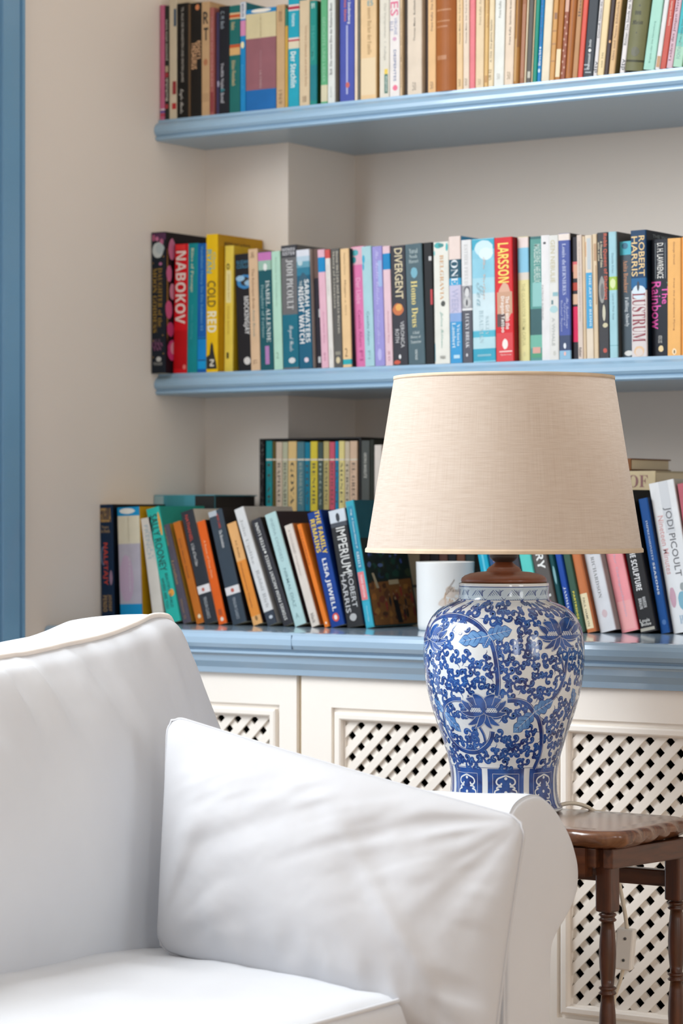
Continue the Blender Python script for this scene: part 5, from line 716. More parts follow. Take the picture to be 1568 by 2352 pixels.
# books lying flat behind the rows: x0, x1, y0, depth, z0, thickness, cover, label, bands, text
def lying_book(x0, x1, y0, d, z0, t, cov, label, bands=(), text=None, rot=0, group='books lying flat behind the rows', pages=None):
    root = thing('book', label, 'book', (x0, y0, z0), group); root.rotation_euler = (0, 0, rot)
    L = x1-x0; th = .002
    mats = [cover_mat(cov)]
    bm = bmesh.new()
    bm_box(bm, 0, L, .001, d, 0, th); bm_box(bm, 0, L, .001, d, t-th, t); bm_box(bm, 0, L, 0, .003, 0, t, .0012)
    bm_obj('cover', bm, mats, root)
    bm = bmesh.new(); bm_box(bm, .003, L-.003, .004, d-.003, th+.0002, t-th-.0002); bm_obj('page_block', bm, pages or M_paper, root)
    if bands:
        v = []; f = []; mi = []; ms = []
        for i, (a, b, hx) in enumerate(bands):
            ms.append(print_mat(hx)); o = len(v)
            v += [(a*L, -.0002, .0015), (b*L, -.0002, .0015), (b*L, -.0002, t-.0015), (a*L, -.0002, t-.0015)]; f.append((o, o+1, o+2, o+3)); mi.append(i)
        mesh_obj('printed_motif', v, f, ms, root, mi)['kind'] = 'stuff'
    if text:
        tx, hx, a, b, st = text
        gv, gf = glyphs(tx, st)
        mesh_obj('spine_lettering', [((a+(b-a)*x)*L, -.0004, t*(.2+.6*y)) for x, y in gv], gf, print_mat(hx), root)['kind'] = 'stuff'
    return root
YA = -.01
z = ZC
for i, (t, c, nm) in enumerate(((.052, '3a3434', 'charcoal book at the base of the corner stack'), (.05, '6a4438', 'brown book low in the corner stack'), (.067, '2a3a3c', 'dark teal book midway in the corner stack'))):
    lying_book(.002, .226+.003*i, YA, .125, z+.0002, t-.0004, c, nm); z += t
lying_book(.046, .236, YA-.002, .13, z+.0002, .0225, '1a1a1c', 'near-black flat book behind the aqua and charcoal novels', ((.0, .2, '12504a'), (.33, .47, '7a1c34'), (.52, .6, '4a3c44')), pages=M_dark)
z += .023
lying_book(.0015, .1335, YA, .125, z+.0003, 1.0795-z, '4ea0b4', 'light blue flat book with dark end, topmost of the corner stack', ((0, .16, '9cc0cc'), (.22, .5, '3c98a8'), (.68, 1, '14181a')), pages=M_dark)
z = ZC
for i, c in enumerate(('4a4038', '6c5040')):
    lying_book(.245, .44, .064, .20, z+.0002, .061, c, ('grey-brown' if i == 0 else 'brown')+' large book lying under the boxed set'); z += .0614
# slipcase of the boxed paperbacks
zb = .985
sc = thing('slipcase', 'black slipcase with speckled side holding the row of coloured paperbacks', 'box', (.176, .063, zb))
L = .2115
bm = bmesh.new()
bm_box(bm, 0, .009, 0, .12, .0, .192); bm_box(bm, L-.004, L, 0, .12, .0, .192)
bm_box(bm, .009, L-.004, 0, .12, .189, .192); bm_box(bm, .009, L-.004, 0, .12, 0, .0005-.0002); bm_box(bm, .009, L-.004, .117, .12, .0005, .189)
bm_obj('case', bm, cover_mat('191719'), sc)
rd = random.Random(4)
v = []; f = []
for i in range(90):
    z0 = rd.uniform(.02, .185); y0 = rd.uniform(.0005, .0085); w = rd.uniform(.0005, .0016)
    o = len(v); v += [(y0, -.0003, z0), (y0+w, -.0003, z0), (y0+w, -.0003, z0+w*1.6), (y0, -.0003, z0+w*1.6)]; f.append((o, o+1, o+2, o+3))
mesh_obj('printed_motif', v, f, print_mat('6a6866'), sc)['kind'] = 'stuff'
bm = bmesh.new(); bm_box(bm, .1775, .1835, .066, .18, zb, zb+.0002)
bm.free()
# right-hand stack behind the lamp shade
z = ZC
for i, (t, c, nm) in enumerate(((.055, '3c3a3c', 'dark grey book at the base of the stack behind the shade'), (.055, '5a4a3c', 'brown book low in the stack behind the shade'), (.05, '2c3440', 'slate book midway in the stack behind the shade'), (.0525, '4c3030', 'maroon-brown book in the stack behind the shade'))):
    lying_book(.74, .906-.004*i, .110, .16, z+.0002, t-.0004, c, nm, group='books lying flat behind the lampshade'); z += t
lying_book(.745, .910, .107, .16, z+.0003, .0076, '9c1c2c', 'thin crimson flat book peeping out right of the shade', group='books lying flat behind the lampshade'); z += .008
lying_book(.72, .9232, .105, .16, z+.0003, .033, 'c4b492', 'parchment-coloured flat book with large maroon capitals right of the shade', text=('VOICE OF', '7a4a4c', .30, .93, 's'), group='books lying flat behind the lampshade'); z += .034
lying_book(.78, .8765, .110, .14, z+.0003, .0195, '7a4a22', 'brown book topmost of the stack behind the shade', group='books lying flat behind the lampshade')
# ================================================================ TABLE LAMP
LX, LY, LZ = 1.0300, -.5500, .6405
PXM = 1672.0
lamp = thing('table_lamp', 'blue and white porcelain jar lamp with linen shade on the wooden side table', 'lamp', (LX, LY, LZ))
def lz(y): return (1862-y)/PXM
body = [(1862, 126), (1859, 133), (1855, 135), (1849, 132), (1842, 127.5), (1822, 123), (1801, 121.5), (1780, 122), (1759, 124.5), (1738, 129), (1717, 135), (1690, 143.5), (1661, 153.5), (1633, 163), (1605, 171), (1584, 176), (1563, 179.5),
        (1540, 182.5), (1515, 184.3), (1492, 184.5), (1470, 183), (1450, 179.5), (1434, 174), (1420, 166.5), (1408, 157), (1397, 144), (1389, 129), (1384, 116), (1381, 108), (1379, 104.5)]
prof = [tuple(p) for p in catmull([(r/PXM, lz(y)) for y, r in body], 3)]
prof = [(.02, .0005)]+[(.120*1, .0005)][:0]+prof+[(103.2/PXM, lz(1375)), (102.8/PXM, lz(1362)), (102.8/PXM, lz(1350)), (103.5/PXM, lz(1343)), (103/PXM, lz(1340.5)), (100/PXM, lz(1339.5)), (80/PXM, lz(1339.5))]
PZ = np.array([p[1] for p in prof[1:-2]]); PR = np.array([p[0] for p in prof[1:-2]])
_RT = np.interp(np.linspace(0, .35, 7001), PZ, PR); _RL = _RT.tolist()
def vr(z): return np.interp(z, PZ, PR)
def vr1(z): return _RL[max(0, min(7000, int(z*20000+.5)))]
M_glaze, nt, b = new_mat('white_porcelain_glaze')
n = noise_node(nt, 18, 3)
r_ = ramp(nt, n.outputs['Fac'], [(.3, s2l('d6dde2')), (.7, s2l('e2e7e9'))])
nt.links.new(r_.outputs[0], b.inputs['Base Color'])
b.inputs['Roughness'].default_value = .12; b.inputs['Coat Weight'].default_value = .6; b.inputs['Coat Roughness'].default_value = .04
def glaze_blue(name, lo, hi, sc):
    m, nt, b = new_mat(name)
    n = noise_node(nt, sc, 4)
    r_ = ramp(nt, n.outputs['Fac'], [(.32, s2l(lo)), (.66, s2l(hi))])
    nt.links.new(r_.outputs[0], b.inputs['Base Color'])
    b.inputs['Roughness'].default_value = .14; b.inputs['Coat Weight'].default_value = .6; b.inputs['Coat Roughness'].default_value = .04
    return m
M_cob = glaze_blue('cobalt_brushwork', '0b2a6c', '1f56a6', 60)
M_cobd = glaze_blue('dark_cobalt_line', '12306e', '1d4690', 60)
M_cobl = glaze_blue('pale_cobalt_wash', '3f78bd', '6c9fd4', 70)
M_rim = paint('bare_rim_clay', 'ddd6bf', .6, .08, 60)
v, f = lathe(prof, 128)
jar = mesh_obj('jar', v, f, M_glaze, lamp, smooth=True)

# --- brush drawing: strokes laid on the jar wall, (angle, height) -> surface
class Brush:
    def __init__(s): s.v = []; s.n = []; s.f = []
    def pt(s, phi, z, eps):
        r = vr1(z)+eps
        a = phi-PI/2+FRONT
        dr = (vr1(z+.001)-vr1(z-.001))/.002
        nn = Vector((math.cos(a), math.sin(a), -dr)).normalized()
        s.v.append((r*math.cos(a), r*math.sin(a), z)); s.n.append(nn); return len(s.v)-1
    def stroke(s, pts, w, eps=.0002):
        """pts (phi,z); w half widths in metres"""
        P = np.array(pts); m = len(P)
        rr = vr(P[:, 1]); sx = P[:, 0]*rr
        tx = np.gradient(sx); tz = np.gradient(P[:, 1]); L = np.hypot(tx, tz)+1e-9
        nx = -tz/L; nz = tx/L
        prev = None
        for i in range(m):
            wi = w[i] if hasattr(w, '__len__') else w
            ids = []
            for q in (-1, 0, 1):
                ids.append(s.pt(P[i, 0]+q*wi*nx[i]/rr[i], min(P[i, 1]+q*wi*nz[i], ZTOP), eps))
            if prev:
                for k in range(2): s.f.append((prev[k], prev[k+1], ids[k+1], ids[k]))
            prev = ids
    def disc(s, phi, z, rad, eps=.0002, N=12, sq=1.0):
        r0 = float(vr(z)); c = s.pt(phi, z, eps)
        ring = [s.pt(phi+rad*math.cos(2*PI*k/N)/r0, z+rad*sq*math.sin(2*PI*k/N), eps) for k in range(N)]
        for k in range(N): s.f.append((c, ring[k], ring[(k+1) % N]))
    def quad_patch(s, p0, p1, z0, z1, eps, nu=10, nz=6):
        ids = [[s.pt(p0+(p1-p0)*i/nu, z0+(z1-z0)*j/nz, eps) for i in range(nu+1)] for j in range(nz+1)]
        for j in range(nz):
            for i in range(nu): s.f.append((ids[j][i], ids[j][i+1], ids[j+1][i+1], ids[j+1][i]))
    def build(s, name, mat, parent, kind=None):
        ff = []
        for q in s.f:
            p0, p1, p2 = (Vector(s.v[i]) for i in q[:3])
            nn = (p1-p0).cross(p2-p0)
            if nn.length < 1e-14 and len(q) == 4: nn = (p2-p0).cross(Vector(s.v[q[3]])-p0)
            ff.append(q if nn.dot(s.n[q[0]]) >= 0 else tuple(reversed(q)))
        o = mesh_obj(name, s.v, ff, mat, parent, smooth=True)
        o.data.normals_split_custom_set_from_vertices([tuple(q) for q in s.n])
        if kind: o['kind'] = kind
        return o
FRONT = math.radians(34)-math.atan2(1157-784, 6250)   # drawing faces the armchair side
ZTOP = lz(1381)
# design coordinates: x across the front, y down, in drawing units of .1678 mm
U_ = .2806/PXM
def dz(y): return (2216-y)*U_
def D2(x, y):
    z = dz(y); r = float(vr(z)); s_ = (x-772)*U_/r
    return (math.asin(max(-.985, min(.985, s_))), z)
B_dark, B_mid, B_line, B_white, B_pale = Brush(), Brush(), Brush(), Brush(), Brush()
keep = []     # occupied places (arc, z, radius) per copy
def occupy(pts, rad):
    for p in pts: keep.append((p[0], p[1], rad))
def sub(pts, n=5): return [tuple(p) for p in catmull(pts, n)]
def stem(pts, off, w=15.5):
    P = sub([D2(*p) for p in pts], 5); P = [(a+off, z) for a, z in P]
    w = w*U_
    B_line.stroke(P, w*1.32, .00012)
    B_dark.stroke(P, w*1.0, .0002)
    # thin reserved line along one side
    Q = []
    for i in range(len(P)):
        a = P[max(0, i-1)]; b_ = P[min(len(P)-1, i+1)]; r = float(vr(P[i][1]))
        tx, tz = (b_[0]-a[0])*r, b_[1]-a[1]; L = math.hypot(tx, tz)+1e-9
        Q.append((P[i][0]-tz/L*w*.82/r, P[i][1]+tx/L*w*.82))
    B_white.stroke(Q, w*.10, .0003)
    occupy(P[::2], w+38*U_)
def lobed_leaf(base, tip, off, wid):
    b0 = D2(*base); t0 = D2(*tip)
    r = float(vr((b0[1]+t0[1])/2))
    n = 26
    for br, sc, e in ((B_line, 1.08, .00014), (B_pale, .95, .00022)):
        for side in (-1, 1):
            prev = None
            for i in range(n+1):
                t = i/n
                env = wid*U_*(math.sin(PI*min(1, t*1.02))**.6)*(1-.35*t)
                lobe = .66+.34*abs(math.sin(PI*(t*3.0+.1)))
                w = env*lobe*sc
                dx, dzz = (t0[0]-b0[0])*r, t0[1]-b0[1]; L = math.hypot(dx, dzz)
                nx, nz = -dzz/L*side, dx/L*side
                c = (b0[0]+(t0[0]-b0[0])*t+off, b0[1]+dzz*t)
                ids = [br.pt(c[0]+nx*w*q/r, min(c[1]+nz*w*q, ZTOP), e) for q in (0, .5, 1)]
                if prev:
                    for k in range(2): br.f.append((prev[k], prev[k+1], ids[k+1], ids[k]))
                prev = ids
    dx, dzz = (t0[0]-b0[0])*r, t0[1]-b0[1]; L = math.hypot(dx, dzz)
    mid = [(b0[0]+(t0[0]-b0[0])*t+off, b0[1]+dzz*t) for t in np.linspace(0, .95, 8)]
    B_white.stroke(mid, [2.2*U_*(1-.7*t) for t in np.linspace(0, 1, 8)], .0003)
    for t in (.18, .36, .54, .72):
        for side in (-1, 1):
            nx, nz = -dzz/L*side, dx/L*side
            w = wid*U_*.55*(1-.4*t)
            st = [(b0[0]+(t0[0]-b0[0])*(t+.13*q)+off+nx*w*q/r, b0[1]+dzz*(t+.13*q)+nz*w*q) for q in np.linspace(0, 1, 5)]
            B_mid.stroke(st, [3*U_*(1-q*.8) for q in np.linspace(0, 1, 5)], .00028)
    occupy([(b0[0]+(t0[0]-b0[0])*t+off, b0[1]+dzz*t) for t in (.1, .35, .6, .85)], wid*U_+28*U_)
PE = [0.0]
def petal(cx, cy, ang, ln, wd, off, curl=.35):
    """lens shaped flame petal from the flower heart"""
    n = 14; pts = []; ws = []
    for i in range(n+1):
        t = i/n; a = ang+curl*t*t
        pts.append((cx+math.cos(a)*ln*t, cy-math.sin(a)*ln*t)); ws.append(wd*(math.sin(PI*min(1, .12+.88*t))**.8)*U_+.3*U_)
    P = [D2(*p) for p in pts]; P = [(a+off, z) for a, z in P]
    PE[0] += .00004; e = .00016+PE[0]
    B_line.stroke(P, [w+4.6*U_ for w in ws], e)
    B_white.stroke(P, [w+2.9*U_ for w in ws], e+.00001)
    B_mid.stroke(P, [w for w in ws], e+.00002)
def flower(cx, cy, off, s=1.0):
    PE[0] = 0.0
    for a, l in ((-30, 150), (210, 150), (-55, 165), (235, 165), (-78, 150), (258, 150), (-100, 140), (-15, 180), (195, 180)):
        petal(cx, cy+10*s, math.radians(a), l*s, 23*s, off, .25 if math.cos(math.radians(a)) > 0 else -.25)
    for a, l in ((8, 195), (172, 195), (28, 180), (152, 180)):
        petal(cx, cy, math.radians(a), l*s, 33*s, off, .3 if a < 90 else -.3)
    for a, l in ((48, 170), (132, 170), (70, 160), (110, 160)):
        petal(cx, cy, math.radians(a), l*s, 40*s, off, -.25 if a < 90 else .25)
    for sx in (-1, 1):
        px = cx+sx*62*s
        for q in ((0, 0, 46), (-30, 6, 30), (30, 6, 30)):
            p = D2(px+q[0]*s, cy+q[1]*s); B_mid.disc(p[0]+off, p[1], q[2]*s*U_, .0011)
        for k in range(9):
            i, j = k % 5, k//5
            p = D2(px+(-36+18*i+(9 if j else 0))*s, cy+(4-17*j)*s); B_white.disc(p[0]+off, p[1], 10*s*U_, .00115, 10)
            B_line.disc(p[0]+off, p[1], 4.4*s*U_, .0012, 8)
    c = D2(cx, cy)
    occupy([(c[0]+off+dx*U_*s/float(vr(c[1])), c[1]+dy*U_*s) for dx in (-130, -60, 0, 60, 130) for dy in (-90, 0, 90)], 78*U_*s)
for off in (0, PI):
    stem([(170, 735), (205, 665), (280, 618), (380, 606), (480, 628), (560, 672), (612, 722), (640, 762)], off)
    stem([(640, 770), (668, 800), (693, 870), (711, 960), (722, 1060), (726, 1150), (718, 1240)], off)
    stem([(1283, 900), (1270, 1000), (1252, 1100), (1220, 1190), (1160, 1270), (1095, 1305)], off)
    stem([(1212, 925), (1238, 980), (1252, 1060)], off, 10)
    stem([(800, 1275), (880, 1276), (950, 1300), (990, 1340), (1010, 1375)], off)
    stem([(1012, 1385), (1045, 1420), (1065, 1490), (1074, 1570), (1070, 1660), (1052, 1750), (1015, 1842)], off)
    stem([(430, 1278), (360, 1282), (305, 1318), (286, 1380), (290, 1440), (306, 1520), (342, 1600), (400, 1668), (480, 1702), (565, 1698), (632, 1650), (668, 1590), (680, 1530)], off)
    stem([(580, 1500), (612, 1560), (626, 1620)], off, 9)
    stem([(1335, 1335), (1308, 1420), (1285, 1520), (1255, 1650), (1222, 1760)], off)
    lobed_leaf((640, 762), (410, 815), off, 78); lobed_leaf((640, 758), (838, 712), off, 80); lobed_leaf((655, 770), (610, 860), off, 46)
    lobed_leaf((1005, 1378), (1168, 1282), off, 74); lobed_leaf((1005, 1385), (845, 1540), off, 78)
    lobed_leaf((285, 1385), (205, 1285), off, 55); lobed_leaf((295, 1395), (430, 1545), off, 62)
    lobed_leaf((1330, 1345), (1325, 1195), off, 60)
    flower(612, 1362, off, 1.0); flower(1214, 752, off, .95)
    flower(175, 790, off, .8)
# scrolling cloud sprigs between the stems
rd = random.Random(11)
def comma(x, z, ang, size, turn, br, eps):
    """curling stroke with a round head; local metres"""
    n = 12; r = float(vr(z)); pts = []; ws = []
    px, pz, a = 0.0, 0.0, ang
    step = size*1.9/n
    for i in range(n+1):
        t = i/n
        pts.append((x+px/r, z+pz)); ws.append(size*(.09+.36*t**.8))
        a += turn*(.10+.36*t)
        px += math.cos(a)*step*(1-.35*t); pz += math.sin(a)*step*(1-.35*t)
    pts = [(p, min(q, ZTOP-.0006)) for p, q in pts]
    br.stroke(pts, ws, eps); br.disc(pts[-1][0], pts[-1][1], ws[-1], eps, 9)
    return pts, ws
def sprig(x, z, sz, a0):
    for k, (da, sc, tn) in enumerate(((0, 1.0, 1), (2.0, .92, 1), (4.1, .95, 1), (3.1, .8, -1), (1.0, .7, -1))):
        P, W = comma(x, z, a0+da, sz*sc, tn*rd.uniform(.75, 1.05), B_dark, .0002)
        if k < 3 or rd.random() < .5:
            Q = [(p[0]+.22*W[i]/float(vr(z)), p[1]+.28*W[i]) for i, p in enumerate(P)][4:]
            B_pale.stroke(Q, [w*.13 for w in W[4:]], .00026)
    # thin flick
    a = a0+rd.uniform(2.4, 3.2); r = float(vr(z)); n = 7
    st = [(x+(math.cos(a)*sz*2.1*t+math.sin(t*9)*sz*.14)/r, min(z+math.sin(a)*sz*2.1*t, ZTOP-.0004)) for t in np.linspace(0, 1, n)]
    B_dark.stroke(st, [sz*.18*(1-t)+.00012 for t in np.linspace(0, 1, n)], .0002)
placed = []
zlo, zhi = dz(1815), ZTOP-.003
tries = 0
while tries < 16000:
    tries += 1
    z = rd.uniform(zlo, zhi); phi = rd.uniform(-PI/2, 1.5*PI); r = vr1(z)
    hi = .5*(.0001)
    ok = True
    for (a, zz, rad) in keep:
        if abs(zz-z) < rad:
            d = (phi-a+PI) % (2*PI)-PI
            if math.hypot(d*r, zz-z) < rad*.92: ok = False; break
    if not ok: continue
    for (a, zz) in placed:
        if abs(zz-z) < .0165:
            d = (phi-a+PI) % (2*PI)-PI
            if math.hypot(d*r, zz-z) < .0150: ok = False; break
    if not ok: continue
    placed.append((phi, z)); sprig(phi, z, rd.uniform(.0072, .0088), rd.uniform(0, 2*PI))
# ruyi panels round the foot
z0p, z1p = dz(2175), dz(1838)
for k in range(8):
    c = math.radians(2+45*k); h = math.radians(19.3)
    B_dark.quad_patch(c-h, c+h, z0p, z1p, .00015, 14, 10)
    def pp(x, y): return (c+x*h, z0p+(z1p-z0p)*y)
    for x in (-.72, .72): B_white.stroke([pp(x, t) for t in np.linspace(.02, .88, 14)], .00022, .0003)
    B_white.stroke([pp(x, .88) for x in np.linspace(-.72, .72, 14)], .00022, .0003)
    # white ruyi scrolls
    for sx in (-1, 1):
        B_white.stroke(sub([pp(sx*.0, .84), pp(sx*.2, .81), pp(sx*.44, .76), pp(sx*.52, .68), pp(sx*.42, .615), pp(sx*.26, .62), pp(sx*.24, .665)], 4), .00105, .0003)
        B_white.stroke(sub([pp(sx*.22, .575), pp(sx*.44, .565), pp(sx*.50, .525), pp(sx*.38, .51), pp(sx*.58, .47), pp(sx*.60, .39), pp(sx*.46, .345), pp(sx*.36, .375), pp(sx*.48, .31), pp(sx*.42, .26), pp(sx*.22, .265)], 4), .00095, .0003)
        B_white.stroke(sub([pp(sx*.14, .20), pp(sx*.40, .20), pp(sx*.50, .13), pp(sx*.40, .06), pp(sx*.24, .09)], 4), .00095, .0003)
    for y in (.77, .435, .11):
        p = pp(0, y); B_white.disc(p[0], p[1], .0021, .0003, 10)
    for y in (.70, .43, .14):
        for sx in (-1, 0, 1):
            p = pp(sx*.22, y+(.03 if sx == 0 else 0)); B_mid.disc(p[0], p[1], .0036, .00022, 12)
for zz, w in ((z1p+.0012, .0003), (z0p-.0008, .0003)):
    B_line.stroke([(a, zz) for a in np.linspace(0, 2*PI, 97)], w, .0002)
# hatched zigzag band round the neck
ZTOP = lz(1340)
zn0, zn1 = lz(1376.5), lz(1351)
B_neck = Brush(); B_nw = Brush()
B_nw.quad_patch(0, 2*PI, zn0-.0002, lz(1346), .0001, 96, 2)
for zz, w in ((zn0, .00035), (zn1, .0003), (lz(1347.5), .0006)):
    B_neck.stroke([(a, zz) for a in np.linspace(0, 2*PI, 97)], w, .0002)
NZ = 15
for k in range(NZ):
    a0 = 2*PI*k/NZ; da = 2*PI/NZ
    # each cell: triangle pointing up hatched one way, triangle pointing down the other
    for tri in (0, 1):
        A = [(a0, 0), (a0+da, 0), (a0+da*.5, 1)] if tri == 0 else [(a0+da*.5, 1), (a0+da*1.5, 1), (a0+da, 0)]
        for j in range(8):
            t = j/8
            if tri == 0: p, q = (A[0][0]+(A[2][0]-A[0][0])*t, t), (A[0][0]+(A[1][0]-A[0][0])*t*1.0, 0)
            else: p, q = (A[2][0]+(A[0][0]-A[2][0])*(1-t), 1-t), (A[1][0]-(A[1][0]-A[0][0])*t, 1)
            if abs(p[0]-q[0])+abs(p[1]-q[1]) < 1e-4: continue
            P = [(p[0]+(q[0]-p[0])*s_, zn0+(zn1-zn0)*(p[1]+(q[1]-p[1])*s_)) for s_ in np.linspace(0, 1, 4)]
            B_neck.stroke(P, .0003 if j else .00045, .0002)
        E_ = [(A[0][0]+(A[2][0]-A[0][0])*s_, zn0+(zn1-zn0)*(A[0][1]+(A[2][1]-A[0][1])*s_)) for s_ in np.linspace(0, 1, 4)]
        B_neck.stroke(E_, .00045, .00022)
B_line.build('outline_drawing', M_cobd, jar, 'stuff')
B_dark.build('cobalt_scrollwork', M_cob, jar, 'stuff')
B_pale.build('leaf_wash', M_cobl, jar, 'stuff')
B_mid.build('petal_fill', M_cob, jar, 'stuff')
B_white.build('reserved_white_lines', M_glaze, jar, 'stuff')
B_nw.build('neck_wash', glaze_blue('pale_neck_wash', 'b4cbdc', 'c6d8e4', 30), jar)
B_neck.build('neck_hatching', M_cobd, jar, 'stuff')

# --- wooden lid, neck and lamp holder
def wood(name, lo, hi, rough=.35, sc=9, stretch=(1, 1, 8), coat=.3):
    m, nt, b = new_mat(name)
    n = noise_node(nt, sc, 6, stretch=stretch); n.inputs['Distortion'].default_value = .6
    r_ = ramp(nt, n.outputs['Fac'], [(.3, s2l(lo)), (.7, s2l(hi))])
    nt.links.new(r_.outputs[0], b.inputs['Base Color']); b.inputs['Roughness'].default_value = rough
    b.inputs['Coat Weight'].default_value = coat; b.inputs['Coat Roughness'].default_value = .15
    add_bump(nt, b, n.outputs['Fac'], .08, .001)
    return m
M_lid = wood('mahogany_lid', '6e3a22', '8e5232', .35, 14, (1, 1, 3))
lidp = [(.02, lz(1338.8)), (97/PXM, lz(1338.8)), (98.5/PXM, lz(1334)), (97/PXM, lz(1329)), (90/PXM, lz(1323)), (78/PXM, lz(1318.5)), (60/PXM, lz(1315)), (42/PXM, lz(1313.5)), (39/PXM, lz(1312)), (39/PXM, lz(1308.5)), (36.5/PXM, lz(1307)), (36/PXM, lz(1304.5)), (33/PXM, lz(1303)), (27/PXM, lz(1299)), (21/PXM, lz(1294)), (18/PXM, lz(1289)), (17.5/PXM, lz(1284)), (.003, lz(1284))]
v, f = lathe(lidp, 64); mesh_obj('lid', v, f, M_lid, lamp, smooth=True)
v, f = lathe([(97/PXM, lz(1339.6)), (98.2/PXM, lz(1339.4)), (98.2/PXM, lz(1338.4)), (96/PXM, lz(1338.4))], 64); mesh_obj('lid_trim', v, f, paint('dark_gilt', '5a4420', .4, .2, 40), lamp, smooth=True)
M_hold = paint('dark_bronze_holder', '3b322c', .38, .08, 20)
v, f = lathe([(.004, lz(1293)), (20/PXM, lz(1292)), (26/PXM, lz(1289)), (31/PXM, lz(1284)), (33/PXM, lz(1279.5)), (33/PXM, lz(1278.5)), (32/PXM, lz(1278)), (33/PXM, lz(1277)), (33.5/PXM, lz(1262)), (33/PXM, lz(1240)), (24/PXM, lz(1236)), (.004, lz(1235))], 48)
mesh_obj('bulb_holder', v, f, M_hold, lamp, smooth=True)
v, f = lathe([(.004, lz(1236)), (22/PXM, lz(1230)), (24/PXM, lz(1215)), (40/PXM, lz(1180)), (50/PXM, lz(1140)), (45/PXM, lz(1105)), (26/PXM, lz(1082)), (.002, lz(1075))], 32)
mesh_obj('bulb', v, f, paint('frosted_bulb', 'efece4', .4, .01), lamp, smooth=True)

# --- linen shade
M_linen, nt, b = new_mat('natural_linen')
uv = nt.nodes.new('ShaderNodeUVMap')
def linen_noise(sx, sy, det=2):
    mp = nt.nodes.new('ShaderNodeMapping'); mp.inputs['Scale'].default_value = (sx, sy, 1)
    n = nt.nodes.new('ShaderNodeTexNoise'); n.inputs['Scale'].default_value = 1; n.inputs['Detail'].default_value = det
    nt.links.new(uv.outputs[0], mp.inputs[0]); nt.links.new(mp.outputs[0], n.inputs['Vector']); return n
def mth(op, a, b_, nt=nt):
    n = nt.nodes.new('ShaderNodeMath'); n.operation = op
    for i, x in enumerate((a, b_)):
        if isinstance(x, (int, float)): n.inputs[i].default_value = x
        else: nt.links.new(x, n.inputs[i])
    return n.outputs[0]
weft = linen_noise(45, 800, 3); warp = linen_noise(1300, 14, 2); slub = linen_noise(16, 330, 2)
mix = mth('ADD', mth('MULTIPLY', weft.outputs['Fac'], .50), mth('ADD', mth('MULTIPLY', warp.outputs['Fac'], .30), mth('MULTIPLY', slub.outputs['Fac'], .20)))
rr = ramp(nt, mix, [(.30, s2l('c8b6a6')), (.50, s2l('d5c6b8')), (.70, s2l('dfd3c7'))])
b.inputs['Roughness'].default_value = .9
nt.links.new(rr.outputs[0], b.inputs['Base Color'])
add_bump(nt, b, mix, .15, .0004)
tr = nt.nodes.new('ShaderNodeBsdfTranslucent'); nt.links.new(rr.outputs[0], tr.inputs[0])
ms = nt.nodes.new('ShaderNodeMixShader'); ms.inputs[0].default_value = .30
out = [n for n in nt.nodes if n.type == 'OUTPUT_MATERIAL'][0]
nt.links.new(b.outputs[0], ms.inputs[1]); nt.links.new(tr.outputs[0], ms.inputs[2]); nt.links.new(ms.outputs[0], out.inputs[0])
zb_, zt_, rb_, rt_ = lz(1268), lz(868), 316.5/PXM, 252/PXM
n = 128; ring = []
def shade_r(t): return rb_+(rt_-rb_)*t
v = []; f = []; uvs = []
prof_s = [(shade_r(t), zb_+(zt_-zb_)*t) for t in np.linspace(0, 1, 13)]
for r, z in prof_s:
    for k in range(n+1):
        a = 2*PI*k/n; v.append((r*math.cos(a), r*math.sin(a), z))
for i in range(len(prof_s)-1):
    for k in range(n): f.append((i*(n+1)+k, i*(n+1)+k+1, (i+1)*(n+1)+k+1, (i+1)*(n+1)+k))
sh = mesh_obj('lamp_shade', v, f, M_linen, lamp, smooth=True)
uvl = sh.data.uv_layers.new(name='UVMap')
for lp in sh.data.loops:
    i, k = divmod(lp.vertex_index, n+1); uvl.data[lp.index].uv = (k/n, i/(len(prof_s)-1)*.24)
M_hem = paint('linen_hem', 'cdb9a0', .9, .06, 60)
v, f = lathe([(rb_-.0012, zb_+.0052), (rb_+.0002, zb_+.0052), (rb_+.0014, zb_+.003), (rb_+.0014, zb_-.0008), (rb_-.0012, zb_-.0012)], n); mesh_obj('shade_hem', v, f, M_hem, sh, smooth=False)
v, f = lathe([(rt_-.0012, zt_-.004), (rt_+.0012, zt_-.004), (rt_+.001, zt_+.0008), (rt_-.001, zt_+.0008)], n); mesh_obj('shade_hem', v, f, M_hem, sh, smooth=True)
bm = bmesh.new()
bmv = []
for k in range(3):
    a = 2*PI*k/3+.4
    v, f = tube([(0.012*math.cos(a), .012*math.sin(a), lz(1060)), (rt_*.5*math.cos(a), rt_*.5*math.sin(a), lz(1000)), ((rt_-.002)*math.cos(a), (rt_-.002)*math.sin(a), zt_-.003)], .0012, 6)
    vs = [bm.verts.new(p) for p in v]
    for q in f: bm.faces.new([vs[i] for i in q])
bm_obj('shade_carrier', bm, M_hold, lamp)

